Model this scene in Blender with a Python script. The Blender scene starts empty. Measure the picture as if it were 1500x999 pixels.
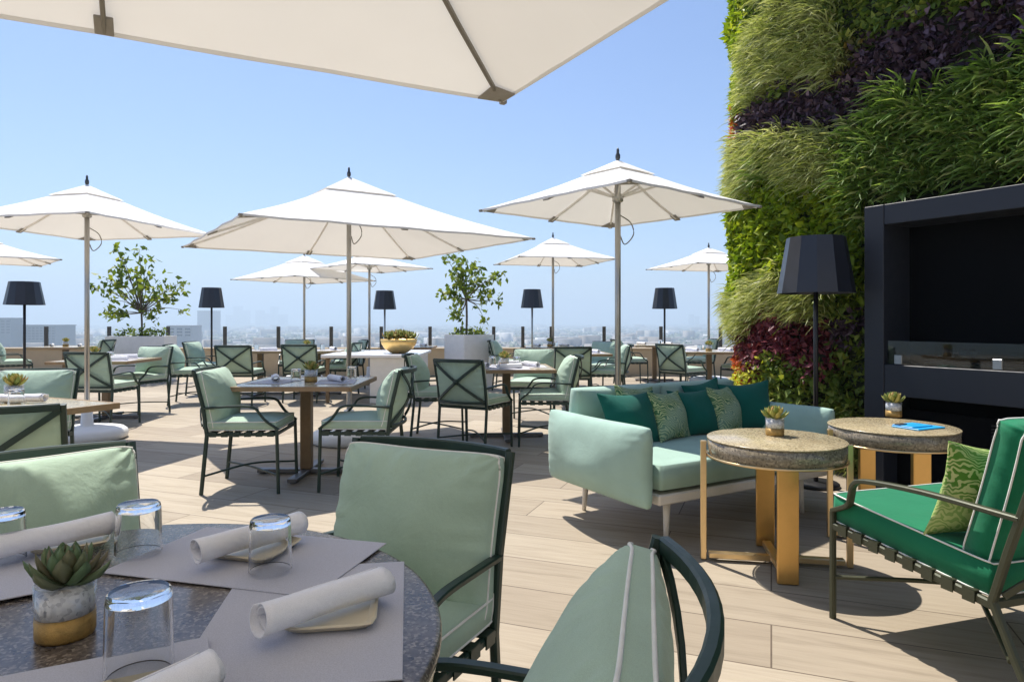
import bpy, math, random
import numpy as np
from mathutils import Vector, Matrix, Euler
R = math.radians
random.seed(7)
rng = np.random.default_rng(11)
SC = bpy.context.scene
COL = SC.collection

# ------------------------------------------------------------------ camera, sky, sun, exposure
EYE = 1.23
cam_d = bpy.data.cameras.new("camera")
cam = bpy.data.objects.new("camera", cam_d)
COL.objects.link(cam)
cam.location = (0, 0, EYE)
cam.rotation_euler = (R(90), 0, 0)
cam_d.lens = 24.0
cam_d.sensor_width = 36.0
cam_d.shift_y = -29.5 / 1500.0
cam_d.clip_start = 0.05
cam_d.clip_end = 40000
SC.camera = cam

SUN_EL, SUN_AZ = 62.0, -33.0          # azimuth from +Y, positive towards +X
world = bpy.data.worlds.new("World")
SC.world = world
world.use_nodes = True
wn = world.node_tree
for n in list(wn.nodes):
    wn.nodes.remove(n)
sky = wn.nodes.new("ShaderNodeTexSky")
sky.sky_type = 'NISHITA'
sky.sun_disc = False
sky.sun_elevation = R(SUN_EL)
sky.sun_rotation = R(SUN_AZ)
sky.air_density = 1.0
sky.dust_density = 1.0
sky.ozone_density = 1.5
bg = wn.nodes.new("ShaderNodeBackground")
bg.inputs[1].default_value = 0.122
wo = wn.nodes.new("ShaderNodeOutputWorld")
tint = wn.nodes.new("ShaderNodeMix")
tint.data_type = 'RGBA'
tint.blend_type = 'MULTIPLY'
tint.inputs[0].default_value = 1.0
tint.inputs[7].default_value = (0.61, 0.715, 0.89, 1)
wn.links.new(sky.outputs[0], tint.inputs[6])
wn.links.new(tint.outputs[2], bg.inputs[0])
wn.links.new(bg.outputs[0], wo.inputs[0])

sun_d = bpy.data.lights.new("sun", 'SUN')
sun_d.energy = 5.0
sun_d.angle = R(0.5)
sun_d.color = (1.0, 0.94, 0.85)
sun = bpy.data.objects.new("sun", sun_d)
COL.objects.link(sun)
sd = Vector((math.sin(R(SUN_AZ)) * math.cos(R(SUN_EL)), math.cos(R(SUN_AZ)) * math.cos(R(SUN_EL)), math.sin(R(SUN_EL))))
sun.rotation_euler = sd.to_track_quat('Z', 'Y').to_euler()
sun.location = (0, 0, 30)

SC.view_settings.view_transform = 'Standard'
SC.view_settings.look = 'None'
SC.view_settings.exposure = 0.55
SC.view_settings.gamma = 1.0
SC.view_settings.use_curve_mapping = False
SC.cycles.max_bounces = 8
SC.cycles.diffuse_bounces = 4
SC.cycles.glossy_bounces = 4
SC.cycles.transmission_bounces = 12
SC.cycles.transparent_max_bounces = 12
SC.cycles.volume_bounces = 1
SC.cycles.sample_clamp_indirect = 6.0
SC.cycles.caustics_reflective = False
SC.cycles.caustics_refractive = True
SC.cycles.use_denoising = True


# ------------------------------------------------------------------ materials
class NT:
    def __init__(self, name):
        self.m = bpy.data.materials.new(name)
        self.m.use_nodes = True
        self.t = self.m.node_tree
        self.b = self.t.nodes["Principled BSDF"]
        self.out = self.t.nodes["Material Output"]

    def n(self, typ, **kw):
        nd = self.t.nodes.new(typ)
        for k, v in kw.items():
            if k.startswith("i_"):
                nd.inputs[k[2:].replace("_", " ")].default_value = v
            else:
                setattr(nd, k, v)
        return nd

    def l(self, a, b):
        self.t.links.new(a, b)

    def coords(self, kind="Object", scale=(1, 1, 1), rot=(0, 0, 0)):
        tc = self.n("ShaderNodeTexCoord")
        mp = self.n("ShaderNodeMapping")
        mp.inputs["Scale"].default_value = scale
        mp.inputs["Rotation"].default_value = rot
        self.l(tc.outputs[kind], mp.inputs["Vector"])
        return mp.outputs[0]

    def noise(self, vec, scale, detail=3, rough=0.5):
        nd = self.n("ShaderNodeTexNoise")
        nd.inputs["Scale"].default_value = scale
        nd.inputs["Detail"].default_value = detail
        nd.inputs["Roughness"].default_value = rough
        if vec is not None:
            self.l(vec, nd.inputs["Vector"])
        return nd

    def ramp(self, fac, stops, interp='LINEAR'):
        nd = self.n("ShaderNodeValToRGB")
        cr = nd.color_ramp
        cr.interpolation = interp
        while len(cr.elements) < len(stops):
            cr.elements.new(0.5)
        for e, (p, c) in zip(cr.elements, stops):
            e.position = p
            e.color = (*c, 1) if len(c) == 3 else c
        self.l(fac, nd.inputs[0])
        return nd.outputs[0]

    def mix(self, fac, a, b, mode='MIX'):
        nd = self.n("ShaderNodeMix", data_type='RGBA', blend_type=mode)
        for s, v in ((0, fac), (6, a), (7, b)):
            if hasattr(v, "links"):
                self.l(v, nd.inputs[s])
            elif isinstance(v, (tuple, list)):
                nd.inputs[s].default_value = (*v, 1) if len(v) == 3 else v
            else:
                nd.inputs[s].default_value = v
        return nd.outputs[2]

    def bump(self, h, strength=0.3, dist=0.002):
        nd = self.n("ShaderNodeBump")
        nd.inputs["Strength"].default_value = strength
        nd.inputs["Distance"].default_value = dist
        self.l(h, nd.inputs["Height"])
        self.l(nd.outputs[0], self.b.inputs["Normal"])
        return nd

    def set(self, **kw):
        for k, v in kw.items():
            s = self.b.inputs[k.replace("_", " ")]
            if hasattr(v, "links"):
                self.l(v, s)
            elif isinstance(v, (tuple, list)) and len(v) == 3 and s.type == 'RGBA':
                s.default_value = (*v, 1)
            else:
                s.default_value = v
        return self


def scl(c, k):
    return tuple(min(1, x * k) for x in c)


def fabric(name, c, weave=900, var=0.10, wrinkle=0.25):
    m = NT(name)
    v = m.coords()
    n1 = m.noise(v, 6, 4)
    n2 = m.noise(v, weave, 2)
    col = m.ramp(n1.outputs[0], [(0.3, scl(c, 1 - var)), (0.7, scl(c, 1 + var))])
    col2 = m.mix(0.25, col, m.ramp(n2.outputs[0], [(0.35, scl(c, 0.6)), (0.65, scl(c, 1.35))]))
    m.set(Base_Color=col2, Roughness=0.92, Sheen_Weight=0.12, Specular_IOR_Level=0.15)
    n3 = m.noise(v, 7, 4, 0.65)
    n3.inputs["Distortion"].default_value = 0.35
    mm = m.n("ShaderNodeMath", operation='MULTIPLY_ADD')
    m.l(n2.outputs[0], mm.inputs[0])
    mm.inputs[1].default_value = 0.03
    m.l(n3.outputs[0], mm.inputs[2])
    m.bump(mm.outputs[0], wrinkle, 0.02)
    return m.m


def plain(name, c, rough=0.5, metal=0.0, var=0.12, scale=14, bump=0.05, spec=0.5):
    m = NT(name)
    v = m.coords()
    n1 = m.noise(v, scale, 5, 0.6)
    m.set(Base_Color=m.ramp(n1.outputs[0], [(0.3, scl(c, 1 - var)), (0.7, scl(c, 1 + var))]),
          Metallic=metal, Specular_IOR_Level=spec)
    m.set(Roughness=m.ramp(n1.outputs[0], [(0.3, (rough * 0.85,) * 3), (0.7, (min(1, rough * 1.15),) * 3)]))
    if bump:
        m.bump(m.noise(v, scale * 8, 3).outputs[0], bump, 0.003)
    return m.m


def leafmat(name, stops, trans=0.35, rough=0.5):
    m = NT(name)
    g = m.n("ShaderNodeNewGeometry")
    col = m.ramp(g.outputs["Random Per Island"], stops)
    m.set(Base_Color=col, Roughness=rough, Specular_IOR_Level=0.35)
    tr = m.n("ShaderNodeBsdfTranslucent")
    m.l(m.mix(1.0, col, (1.0, 1.0, 0.55), 'MULTIPLY'), tr.inputs[0])
    mx = m.n("ShaderNodeMixShader")
    mx.inputs[0].default_value = trans
    m.l(m.b.outputs[0], mx.inputs[1])
    m.l(tr.outputs[0], mx.inputs[2])
    m.l(mx.outputs[0], m.out.inputs[0])
    return m.m


def canvas(name, c, trans):
    m = NT(name)
    v = m.coords()
    n1 = m.noise(v, 1.7, 3)
    n2 = m.noise(v, 700, 2)
    col = m.ramp(n1.outputs[0], [(0.3, scl(c, 0.95)), (0.7, c)])
    m.set(Base_Color=col, Roughness=0.9, Specular_IOR_Level=0.1)
    m.bump(m.noise(v, 3.0, 3).outputs[0], 0.3, 0.03)
    tr = m.n("ShaderNodeBsdfTranslucent")
    m.l(m.mix(1.0, col, (1.0, 0.965, 0.91), 'MULTIPLY'), tr.inputs[0])
    mx = m.n("ShaderNodeMixShader")
    mx.inputs[0].default_value = trans
    m.l(m.b.outputs[0], mx.inputs[1])
    m.l(tr.outputs[0], mx.inputs[2])
    m.l(mx.outputs[0], m.out.inputs[0])
    return m.m


def granite(name, base, light, dark, rough=0.28, scale=160):
    m = NT(name)
    v = m.coords()
    vo = m.n("ShaderNodeTexVoronoi", feature='F1')
    vo.inputs["Scale"].default_value = scale
    m.l(v, vo.inputs["Vector"])
    sep = m.n("ShaderNodeSeparateColor")
    m.l(vo.outputs["Color"], sep.inputs[0])
    c1 = m.ramp(sep.outputs[0], [(0.0, dark), (0.3, base), (0.62, base), (0.8, light), (1.0, dark)], 'LINEAR')
    n1 = m.noise(v, 9, 4)
    col = m.mix(0.35, c1, m.ramp(n1.outputs[0], [(0.35, scl(base, 0.7)), (0.7, scl(light, 0.8))]))
    m.set(Base_Color=col, Roughness=rough)
    return m.m


def glassmat(name, tint=(0.965, 0.98, 0.98), refl=0.2):
    m = NT(name)
    m.t.nodes.remove(m.b)
    tr = m.n("ShaderNodeBsdfTransparent")
    tr.inputs[0].default_value = (*tint, 1)
    gl = m.n("ShaderNodeBsdfGlossy")
    gl.inputs["Roughness"].default_value = 0.03
    lw = m.n("ShaderNodeLayerWeight")
    lw.inputs[0].default_value = 0.35
    ma = m.n("ShaderNodeMath", operation='MULTIPLY_ADD')
    m.l(lw.outputs["Facing"], ma.inputs[0])
    ma.inputs[1].default_value = refl * 2.4
    ma.inputs[2].default_value = refl * 0.25
    mx = m.n("ShaderNodeMixShader")
    m.l(ma.outputs[0], mx.inputs[0])
    m.l(tr.outputs[0], mx.inputs[1])
    m.l(gl.outputs[0], mx.inputs[2])
    m.l(mx.outputs[0], m.out.inputs[0])
    return m.m


M = {}
M['sage'] = fabric("sage_fabric", (0.40, 0.53, 0.42), wrinkle=0.32)
M['sageback'] = fabric("sage_back_canvas", (0.30, 0.40, 0.27), wrinkle=0.05)
M['sofa'] = fabric("sofa_fabric", (0.35, 0.50, 0.43), wrinkle=0.15)
M['emerald'] = fabric("emerald_fabric", (0.011, 0.165, 0.078))
M['teal'] = fabric("dark_teal_fabric", (0.008, 0.11, 0.085))
M['piping'] = plain("white_piping", (0.78, 0.78, 0.74), 0.8, bump=0)
M['linen'] = fabric("white_linen", (0.90, 0.90, 0.95), wrinkle=0.6, var=0.03)
M['mat'] = fabric("grey_placemat", (0.50, 0.50, 0.56), weave=500, wrinkle=0.02, var=0.03)
M['frame'] = plain("dark_green_metal", (0.012, 0.034, 0.026), 0.42, 0.0)
M['bronze'] = plain("olive_bronze_metal", (0.055, 0.06, 0.035), 0.45, 0.3)
M['post'] = plain("brown_metal", (0.20, 0.135, 0.075), 0.45, 0.2)
M['steelbase'] = plain("grey_base_metal", (0.16, 0.16, 0.17), 0.4, 0.5)
M['wood_edge'] = plain("wood_edge", (0.30, 0.20, 0.11), 0.55)
M['pale_edge'] = plain("pale_stone_edge", (0.55, 0.45, 0.28), 0.5)
M['granite'] = granite("dark_granite", (0.10, 0.085, 0.08), (0.38, 0.33, 0.28), (0.014, 0.013, 0.015), 0.26, 210)
M['terrazzo'] = granite("beige_granite", (0.44, 0.355, 0.21), (0.66, 0.57, 0.38), (0.09, 0.07, 0.045), 0.22, 150)
M['brass'] = plain("brass", (0.70, 0.43, 0.15), 0.34, 1.0, var=0.06, bump=0.02)
M['brass_pale'] = plain("pale_brass", (0.78, 0.58, 0.32), 0.34, 1.0, var=0.06, bump=0.02)
M['gold'] = plain("gold_bowl", (0.85, 0.58, 0.22), 0.5, 0.85, var=0.12)
M['goldleaf'] = plain("gold_foil", (0.42, 0.26, 0.08), 0.45, 0.5, var=0.3, scale=60, bump=0.4)
M['alu'] = plain("brushed_pole", (0.46, 0.45, 0.42), 0.34, 0.8, var=0.05)
M['white'] = plain("white_paint", (0.74, 0.74, 0.73), 0.5, var=0.03)
M['whitewood'] = plain("white_washed_wood", (0.72, 0.68, 0.62), 0.5, var=0.05)
M['planter'] = plain("pale_grey_planter", (0.84, 0.84, 0.83), 0.7, var=0.04)
M['marble'] = plain("white_marble", (0.80, 0.81, 0.83), 0.2, var=0.05, scale=3)
M['plate'] = plain("ivory_plate", (0.66, 0.58, 0.43), 0.35, var=0.04, bump=0)
M['canopy'] = canvas("canopy_canvas", (0.93, 0.92, 0.90), 0.19)
M['hem'] = plain("grey_canvas_patch", (0.30, 0.28, 0.25), 0.9)
M['rib'] = plain("grey_rib", (0.22, 0.20, 0.17), 0.5, 0.3)
M['rib_pale'] = plain("pale_rib", (0.84, 0.81, 0.77), 0.8, 0.0)
M['finial'] = plain("dark_finial", (0.05, 0.055, 0.06), 0.4)
M['shade'] = plain("black_lamp_shade", (0.018, 0.021, 0.032), 0.36, var=0.1, spec=0.6)
M['shade_in'] = plain("lamp_shade_lining", (0.03, 0.03, 0.04), 0.8)
M['black'] = plain("black_metal", (0.015, 0.015, 0.018), 0.4)
M['navy'] = plain("dark_navy_panel", (0.023, 0.027, 0.038), 0.5, var=0.06, spec=0.35)
M['recess'] = plain("black_recess", (0.004, 0.0045, 0.006), 0.7, var=0.1, spec=0.06)
M['clip'] = plain("steel_clip", (0.34, 0.35, 0.36), 0.35, 0.8)
M['glass'] = glassmat("tumbler_glass", (0.975, 0.985, 0.985), 0.17)
_g = NT("clear_tumbler_glass")
_g.set(Base_Color=(0.98, 0.99, 0.99), Roughness=0.0, Transmission_Weight=1.0, IOR=1.45)
M['tumbler'] = _g.m
M['pane'] = glassmat("guard_glass", (0.70, 0.76, 0.74), 0.11)
M['render_white'] = plain("pale_render", (0.74, 0.71, 0.66), 0.9, var=0.04, scale=3)
M['pane_dark'] = plain("door_glass", (0.03, 0.04, 0.045), 0.08, var=0.05, bump=0)
M['parapet'] = plain("tan_parapet", (0.46, 0.37, 0.25), 0.8, var=0.06, scale=4)
M['railpost'] = plain("dark_rail_post", (0.06, 0.06, 0.055), 0.5)
M['pebble'] = granite("white_pebbles", (0.75, 0.75, 0.77), (0.85, 0.85, 0.86), (0.22, 0.23, 0.27), 0.6, 170)
M['succulent'] = leafmat("succulent_leaf", [(0, (0.10, 0.17, 0.08)), (0.5, (0.16, 0.24, 0.12)), (1, (0.20, 0.16, 0.10))], 0.12)
M['bloom'] = leafmat("yellow_bloom", [(0, (0.16, 0.24, 0.06)), (0.5, (0.36, 0.40, 0.10)), (0.85, (0.52, 0.42, 0.12)), (1, (0.55, 0.28, 0.14))], 0.2)
M['soil'] = plain("soil", (0.05, 0.04, 0.03), 0.95, bump=0.5)
M['blue'] = plain("bright_blue_card", (0.02, 0.36, 0.72), 0.35, var=0.1)
M['bark'] = plain("bark", (0.13, 0.11, 0.085), 0.9, var=0.3, bump=0.4)
M['lemonleaf'] = leafmat("tree_leaf", [(0, (0.07, 0.12, 0.018)), (0.45, (0.15, 0.23, 0.025)), (0.8, (0.27, 0.34, 0.045)), (1, (0.38, 0.41, 0.08))], 0.4)

# palm print fabrics
def palmprint(name, a, b, c, scale):
    m = NT(name)
    v = m.coords()
    nz = m.noise(v, 5, 2)
    w = m.n("ShaderNodeTexWave", wave_type='BANDS', bands_direction='DIAGONAL')
    w.inputs["Scale"].default_value = scale
    w.inputs["Distortion"].default_value = 20
    w.inputs["Detail"].default_value = 2.0
    w.inputs["Detail Scale"].default_value = 0.55
    m.l(v, w.inputs["Vector"])
    col = m.ramp(w.outputs[0], [(0.0, a), (0.42, a), (0.52, b), (1.0, b)])
    col = m.mix(m.ramp(nz.outputs[0], [(0.42, (0, 0, 0)), (0.6, (1, 1, 1))]), col, m.mix(0.55, col, c))
    m.set(Base_Color=col, Roughness=0.92, Specular_IOR_Level=0.15)
    m.bump(m.noise(v, 9, 3).outputs[0], 0.25, 0.02)
    return m.m
M['palm'] = palmprint("palm_print_fabric", (0.42, 0.48, 0.25), (0.07, 0.17, 0.08), (0.30, 0.42, 0.34), 26)
M['palm_lime'] = palmprint("lime_palm_print_fabric", (0.52, 0.56, 0.24), (0.10, 0.24, 0.035), (0.35, 0.45, 0.16), 34)

# floor planks
def floor_mat():
    m = NT("plank_floor")
    v = m.coords("Object", rot=(0, 0, R(20.8)))
    br = m.n("ShaderNodeTexBrick")
    br.offset = 0.38
    br.offset_frequency = 2
    for k, x in (("Scale", 1.0), ("Mortar Size", 0.0038), ("Mortar Smooth", 0.3), ("Bias", 0.0), ("Brick Width", 1.45), ("Row Height", 0.37)):
        br.inputs[k].default_value = x
    br.inputs["Color1"].default_value = (0.305, 0.252, 0.188, 1)
    br.inputs["Color2"].default_value = (0.42, 0.360, 0.275, 1)
    br.inputs["Mortar"].default_value = (0.12, 0.09, 0.065, 1)
    m.l(v, br.inputs["Vector"])
    v2 = m.coords("Object", rot=(0, 0, R(20.8)))
    mp = m.n("ShaderNodeMapping")
    mp.inputs["Scale"].default_value = (1.1, 13, 1)
    m.l(v2, mp.inputs[0])
    # shift the grain from plank to plank
    add = m.n("ShaderNodeVectorMath", operation='ADD')
    m.l(mp.outputs[0], add.inputs[0])
    sc = m.n("ShaderNodeVectorMath", operation='SCALE')
    m.l(br.outputs["Color"], sc.inputs[0])
    sc.inputs["Scale"].default_value = 60
    m.l(sc.outputs[0], add.inputs[1])
    g1 = m.noise(add.outputs[0], 1.6, 6, 0.62)
    g1.inputs["Distortion"].default_value = 0.6
    mp2 = m.n("ShaderNodeMapping")
    mp2.inputs["Scale"].default_value = (2.2, 60, 1)
    m.l(v2, mp2.inputs[0])
    g2 = m.noise(mp2.outputs[0], 1.5, 4, 0.6)
    col = m.mix(0.62, br.outputs["Color"], m.ramp(g1.outputs[0], [(0.28, (0.58, 0.56, 0.53)), (0.45, (0.93, 0.925, 0.92)), (0.62, (1.06, 1.06, 1.06)), (0.8, (0.80, 0.78, 0.75))]), 'MULTIPLY')
    col = m.mix(0.22, col, m.ramp(g2.outputs[0], [(0.3, (0.65, 0.62, 0.58)), (0.6, (1.08, 1.08, 1.08))]), 'MULTIPLY')
    big = m.noise(v2, 0.5, 3)
    col = m.mix(0.25, col, m.ramp(big.outputs[0], [(0.3, (0.8, 0.78, 0.75)), (0.7, (1.05, 1.05, 1.05))]), 'MULTIPLY')
    m.set(Base_Color=col, Roughness=m.ramp(g1.outputs[0], [(0.3, (0.72,) * 3), (0.7, (0.55,) * 3)]), Specular_IOR_Level=0.3)
    b = m.bump(g2.outputs[0], 0.12, 0.003)
    return m.m
M['floor'] = floor_mat()


# ------------------------------------------------------------------ mesh helpers
class MB:
    def __init__(self):
        self.v, self.f, self.s = [], [], []

    def add(self, vs, fs, smooth=False, mat=None):
        o = len(self.v)
        for p in vs:
            p = Vector(p)
            self.v.append(tuple(mat @ p if mat else p))
        for f in fs:
            self.f.append(tuple(o + i for i in f))
            self.s.append(smooth)
        return self

    def box(self, c, s, bev=0.0, mat=None):
        cx, cy, cz = c
        hx, hy, hz = s[0] / 2, s[1] / 2, s[2] / 2
        if bev <= 0:
            vs = [(cx + a * hx, cy + b * hy, cz + d * hz) for d in (-1, 1) for b in (-1, 1) for a in (-1, 1)]
            return self.add(vs, [(0, 2, 3, 1), (4, 5, 7, 6), (0, 1, 5, 4), (2, 6, 7, 3), (1, 3, 7, 5), (0, 4, 6, 2)], False, mat)
        b = min(bev, hx * .49, hy * .49, hz * .49)
        vs, idx = [], {}
        for sx in (-1, 1):
            for sy in (-1, 1):
                for sz in (-1, 1):
                    for ax in range(3):
                        p = [sx * (hx - b), sy * (hy - b), sz * (hz - b)]
                        p[ax] += (sx, sy, sz)[ax] * b
                        idx[(sx, sy, sz, ax)] = len(vs)
                        vs.append((cx + p[0], cy + p[1], cz + p[2]))
        fs = []
        for ax in range(3):
            o1, o2 = (ax + 1) % 3, (ax + 2) % 3
            for sg in (-1, 1):
                q = []
                for a, d in ((-1, -1), (1, -1), (1, 1), (-1, 1)):
                    k = [0, 0, 0]
                    k[ax], k[o1], k[o2] = sg, a, d
                    q.append(idx[(*k, ax)])
                fs.append(q if sg > 0 else q[::-1])
            for a in (-1, 1):
                for d in (-1, 1):
                    q = []
                    for e in (-1, 1):
                        k = [0, 0, 0]
                        k[ax], k[o1], k[o2] = e, a, d
                        q.append((idx[(*k, o1)], idx[(*k, o2)]))
                    qq = [q[0][0], q[0][1], q[1][1], q[1][0]]
                    fs.append(qq if a * d < 0 else qq[::-1])
        for sx in (-1, 1):
            for sy in (-1, 1):
                for sz in (-1, 1):
                    t = [idx[(sx, sy, sz, i)] for i in range(3)]
                    fs.append(t if sx * sy * sz > 0 else t[::-1])
        return self.add(vs, fs, False, mat)

    def sweep(self, pts, prof, up=(0, 0, 1), smooth=False, closed=False, scales=None):
        """profile = list of (a,b) swept along pts; a across, b along 'up'."""
        pts = [Vector(p) for p in pts]
        n, k = len(pts), len(prof)
        vs = []
        for i, p in enumerate(pts):
            if closed:
                t = pts[(i + 1) % n] - pts[i - 1]
            else:
                t = pts[min(i + 1, n - 1)] - pts[max(i - 1, 0)]
            t.normalize()
            u = Vector(up)
            if abs(u.dot(t)) > 0.97:
                u = Vector((0, 1, 0)) if abs(t.y) < 0.9 else Vector((1, 0, 0))
            a = t.cross(u).normalized()
            b = a.cross(t).normalized()
            sca = scales[i] if scales else 1
            for (x, y) in prof:
                vs.append(p + a * x * sca + b * y * sca)
        fs = []
        m = n if closed else n - 1
        for i in range(m):
            j = (i + 1) % n
            for q in range(k):
                r = (q + 1) % k
                fs.append((i * k + q, i * k + r, j * k + r, j * k + q))
        if not closed:
            fs.append(tuple(range(k))[::-1])
            fs.append(tuple((n - 1) * k + q for q in range(k)))
        return self.add(vs, fs, smooth)

    def tube(self, pts, r, n=8, closed=False, scales=None):
        return self.sweep(pts, [(r * math.cos(2 * math.pi * i / n), r * math.sin(2 * math.pi * i / n)) for i in range(n)], smooth=True, closed=closed, scales=scales)

    def bar(self, p, q, w, h=None, up=(0, 0, 1)):
        h = w if h is None else h
        return self.sweep([p, q], [(-w / 2, -h / 2), (w / 2, -h / 2), (w / 2, h / 2), (-w / 2, h / 2)], up)

    def flat(self, pts, w, h, up=(0, 0, 1), closed=False):
        c = min(w, h) * 0.22
        a, b = w / 2, h / 2
        prof = [(-a + c, -b), (a - c, -b), (a, -b + c), (a, b - c), (a - c, b), (-a + c, b), (-a, b - c), (-a, -b + c)]
        return self.sweep(pts, prof, up, False, closed)

    def lathe(self, prof, n=24, c=(0, 0, 0), smooth=True, caps=True):
        vs, fs = [], []
        for (r, z) in prof:
            for i in range(n):
                a = 2 * math.pi * i / n
                vs.append((c[0] + r * math.cos(a), c[1] + r * math.sin(a), c[2] + z))
        for j in range(len(prof) - 1):
            for i in range(n):
                k = (i + 1) % n
                fs.append((j * n + i, j * n + k, (j + 1) * n + k, (j + 1) * n + i))
        if caps:
            if prof[0][0] > 1e-5:
                fs.append(tuple(range(n))[::-1])
            if prof[-1][0] > 1e-5:
                fs.append(tuple((len(prof) - 1) * n + i for i in range(n)))
        return self.add(vs, fs, smooth)

    def build(self, name, mat, parent=None, autosmooth=None):
        me = bpy.data.meshes.new(name)
        me.from_pydata(self.v, [], self.f)
        me.polygons.foreach_set("use_smooth", self.s)
        me.materials.append(mat)
        me.update()
        o = bpy.data.objects.new(name, me)
        COL.objects.link(o)
        if parent:
            o.parent = parent
        return o


def np_mesh(name, verts, quads, mat, parent=None, smooth=False, tris=None):
    me = bpy.data.meshes.new(name)
    verts = np.asarray(verts, dtype=np.float32).reshape(-1, 3)
    quads = np.asarray(quads, dtype=np.int32)
    nf, k = quads.shape
    me.vertices.add(len(verts))
    me.vertices.foreach_set("co", verts.ravel())
    me.loops.add(nf * k)
    me.loops.foreach_set("vertex_index", quads.ravel())
    me.polygons.add(nf)
    me.polygons.foreach_set("loop_start", np.arange(0, nf * k, k, dtype=np.int32))
    me.polygons.foreach_set("loop_total", np.full(nf, k, dtype=np.int32))
    if smooth:
        me.polygons.foreach_set("use_smooth", np.ones(nf, dtype=bool))
    me.materials.append(mat)
    me.update(calc_edges=True)
    me.validate()
    o = bpy.data.objects.new(name, me)
    COL.objects.link(o)
    if parent:
        o.parent = parent
    return o


def empty(name, label, cat, loc=(0, 0, 0), rotz=0.0, group=None):
    o = bpy.data.objects.new(name, None)
    o.empty_display_size = 0.1
    COL.objects.link(o)
    o.location = loc
    o.rotation_euler = (0, 0, rotz)
    o["label"] = label
    o["category"] = cat
    if group:
        o["group"] = group
    return o


def tag(o, label, cat, group=None):
    o["label"] = label
    o["category"] = cat
    if group:
        o["group"] = group
    return o


def kids(o):
    return [c for c in bpy.data.objects if c.parent == o]


TREE = {}
def copy_tree(o, parent=None, top=None):
    if o.name not in TREE:
        TREE[o.name] = kids(o)
    c = o.copy()
    COL.objects.link(c)
    if parent:
        c.parent = parent
    for ch in TREE[o.name]:
        copy_tree(ch, c)
    return c


def pillow(W, H, T, box, n=26, pinch=0.03, puck=0.004, seed=0, expo=0.55, front=1.0, back=1.0, rnd=0.022):
    """cushion in the XZ plane centred on the origin, thickness along Y. Returns (body, piping)."""
    mb = MB()
    N = n + 1
    rr = random.Random(seed)
    ph = [rr.uniform(0, 6.28) for _ in range(6)]
    def outline(u, v):
        x = W / 2 * u * (1 - pinch * (1 - v * v) - rnd * v ** 8)
        z = H / 2 * v * (1 - pinch * (1 - u * u) - rnd * u ** 8)
        return x, z
    def warp(t):
        s = math.sin(t * math.pi / 2)
        return 0.45 * t + 0.55 * s
    us = [warp(-1 + 2 * i / n) for i in range(N)]
    sides = []
    for sg in (-1, 1):
        vs = []
        for j in range(N):
            for i in range(N):
                u, v = us[i], us[j]
                x, z = outline(u, v)
                e = max(0, (1 - u * u)) * max(0, (1 - v * v))
                th = box / 2 + (T / 2 * (front if sg > 0 else back) - box / 2) * e ** expo
                edge = max(abs(u), abs(v))
                along = (x * 105 + ph[0]) if abs(v) > abs(u) else (z * 105 + ph[1])
                th += puck * math.sin(along + 1.3 * math.sin(along * .37 + ph[2])) * edge ** 4 * (1 - edge ** 24) * (0.6 + 0.4 * math.sin(along * .21 + ph[5]))
                for (cx, cz, k_) in ((1, 1, 0), (-1, 1, 1), (1, -1, 2), (-1, -1, 3)):
                    ddx, ddz = x - cx * W / 2, z - cz * H / 2
                    dd = math.hypot(ddx, ddz)
                    if puck > .001 and dd < .3:
                        th += puck * 0.9 * math.sin(math.atan2(ddz, ddx) * 11 + ph[k_] * 2) * math.exp(-dd / .085) * min(1, dd / .04)
                th += 0.2 * T * e * 0.35 * math.sin(3.1 * u + ph[3]) * math.sin(2.7 * v + ph[4])
                vs.append((x, sg * th, z))
        fs = []
        for j in range(n):
            for i in range(n):
                q = (j * N + i, j * N + i + 1, (j + 1) * N + i + 1, (j + 1) * N + i)
                fs.append(q if sg < 0 else q[::-1])
        sides.append((vs, fs))
    o = 0
    vs = sides[0][0] + sides[1][0]
    fs = list(sides[0][1]) + [tuple(i + N * N for i in f) for f in sides[1][1]]
    ring = [i for i in range(N)] + [j * N + n for j in range(1, N)] + [n * N + i for i in range(n - 1, -1, -1)] + [j * N for j in range(n - 1, 0, -1)]
    for a in range(len(ring)):
        b = (a + 1) % len(ring)
        fs.append((ring[b], ring[a], ring[a] + N * N, ring[b] + N * N))
    mb.add(vs, fs, True)
    pp = MB()
    for sg in (0, 1):
        pts = [Vector(vs[i + sg * N * N]) for i in ring]
        pts = [p + Vector((0, (-1 if sg == 0 else 1) * 0.001, 0)) for p in pts]
        pp.tube(pts, 0.0032, 6, closed=True)
    return mb, pp


def xform(mb, mat):
    mb.v = [tuple(mat @ Vector(p)) for p in mb.v]
    return mb


def rotx(a):
    return Matrix.Rotation(a, 4, 'X')


def T(x, y, z):
    return Matrix.Translation((x, y, z))


def curve(pts, n=6):
    """Catmull-Rom through pts"""
    P = [Vector(p) for p in pts]
    P = [P[0] * 2 - P[1]] + P + [P[-1] * 2 - P[-2]]
    out = []
    for i in range(1, len(P) - 2):
        for k in range(n):
            t = k / n
            a, b, c, d = P[i - 1], P[i], P[i + 1], P[i + 2]
            out.append(0.5 * ((2 * b) + (c - a) * t + (2 * a - 5 * b + 4 * c - d) * t * t + (3 * b - a - 3 * c + d) * t ** 3))
    out.append(P[-2])
    return out


# ------------------------------------------------------------------ setting: terrace, parapet, city, haze
def struct(o):
    o["kind"] = "structure"
    return o

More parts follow.
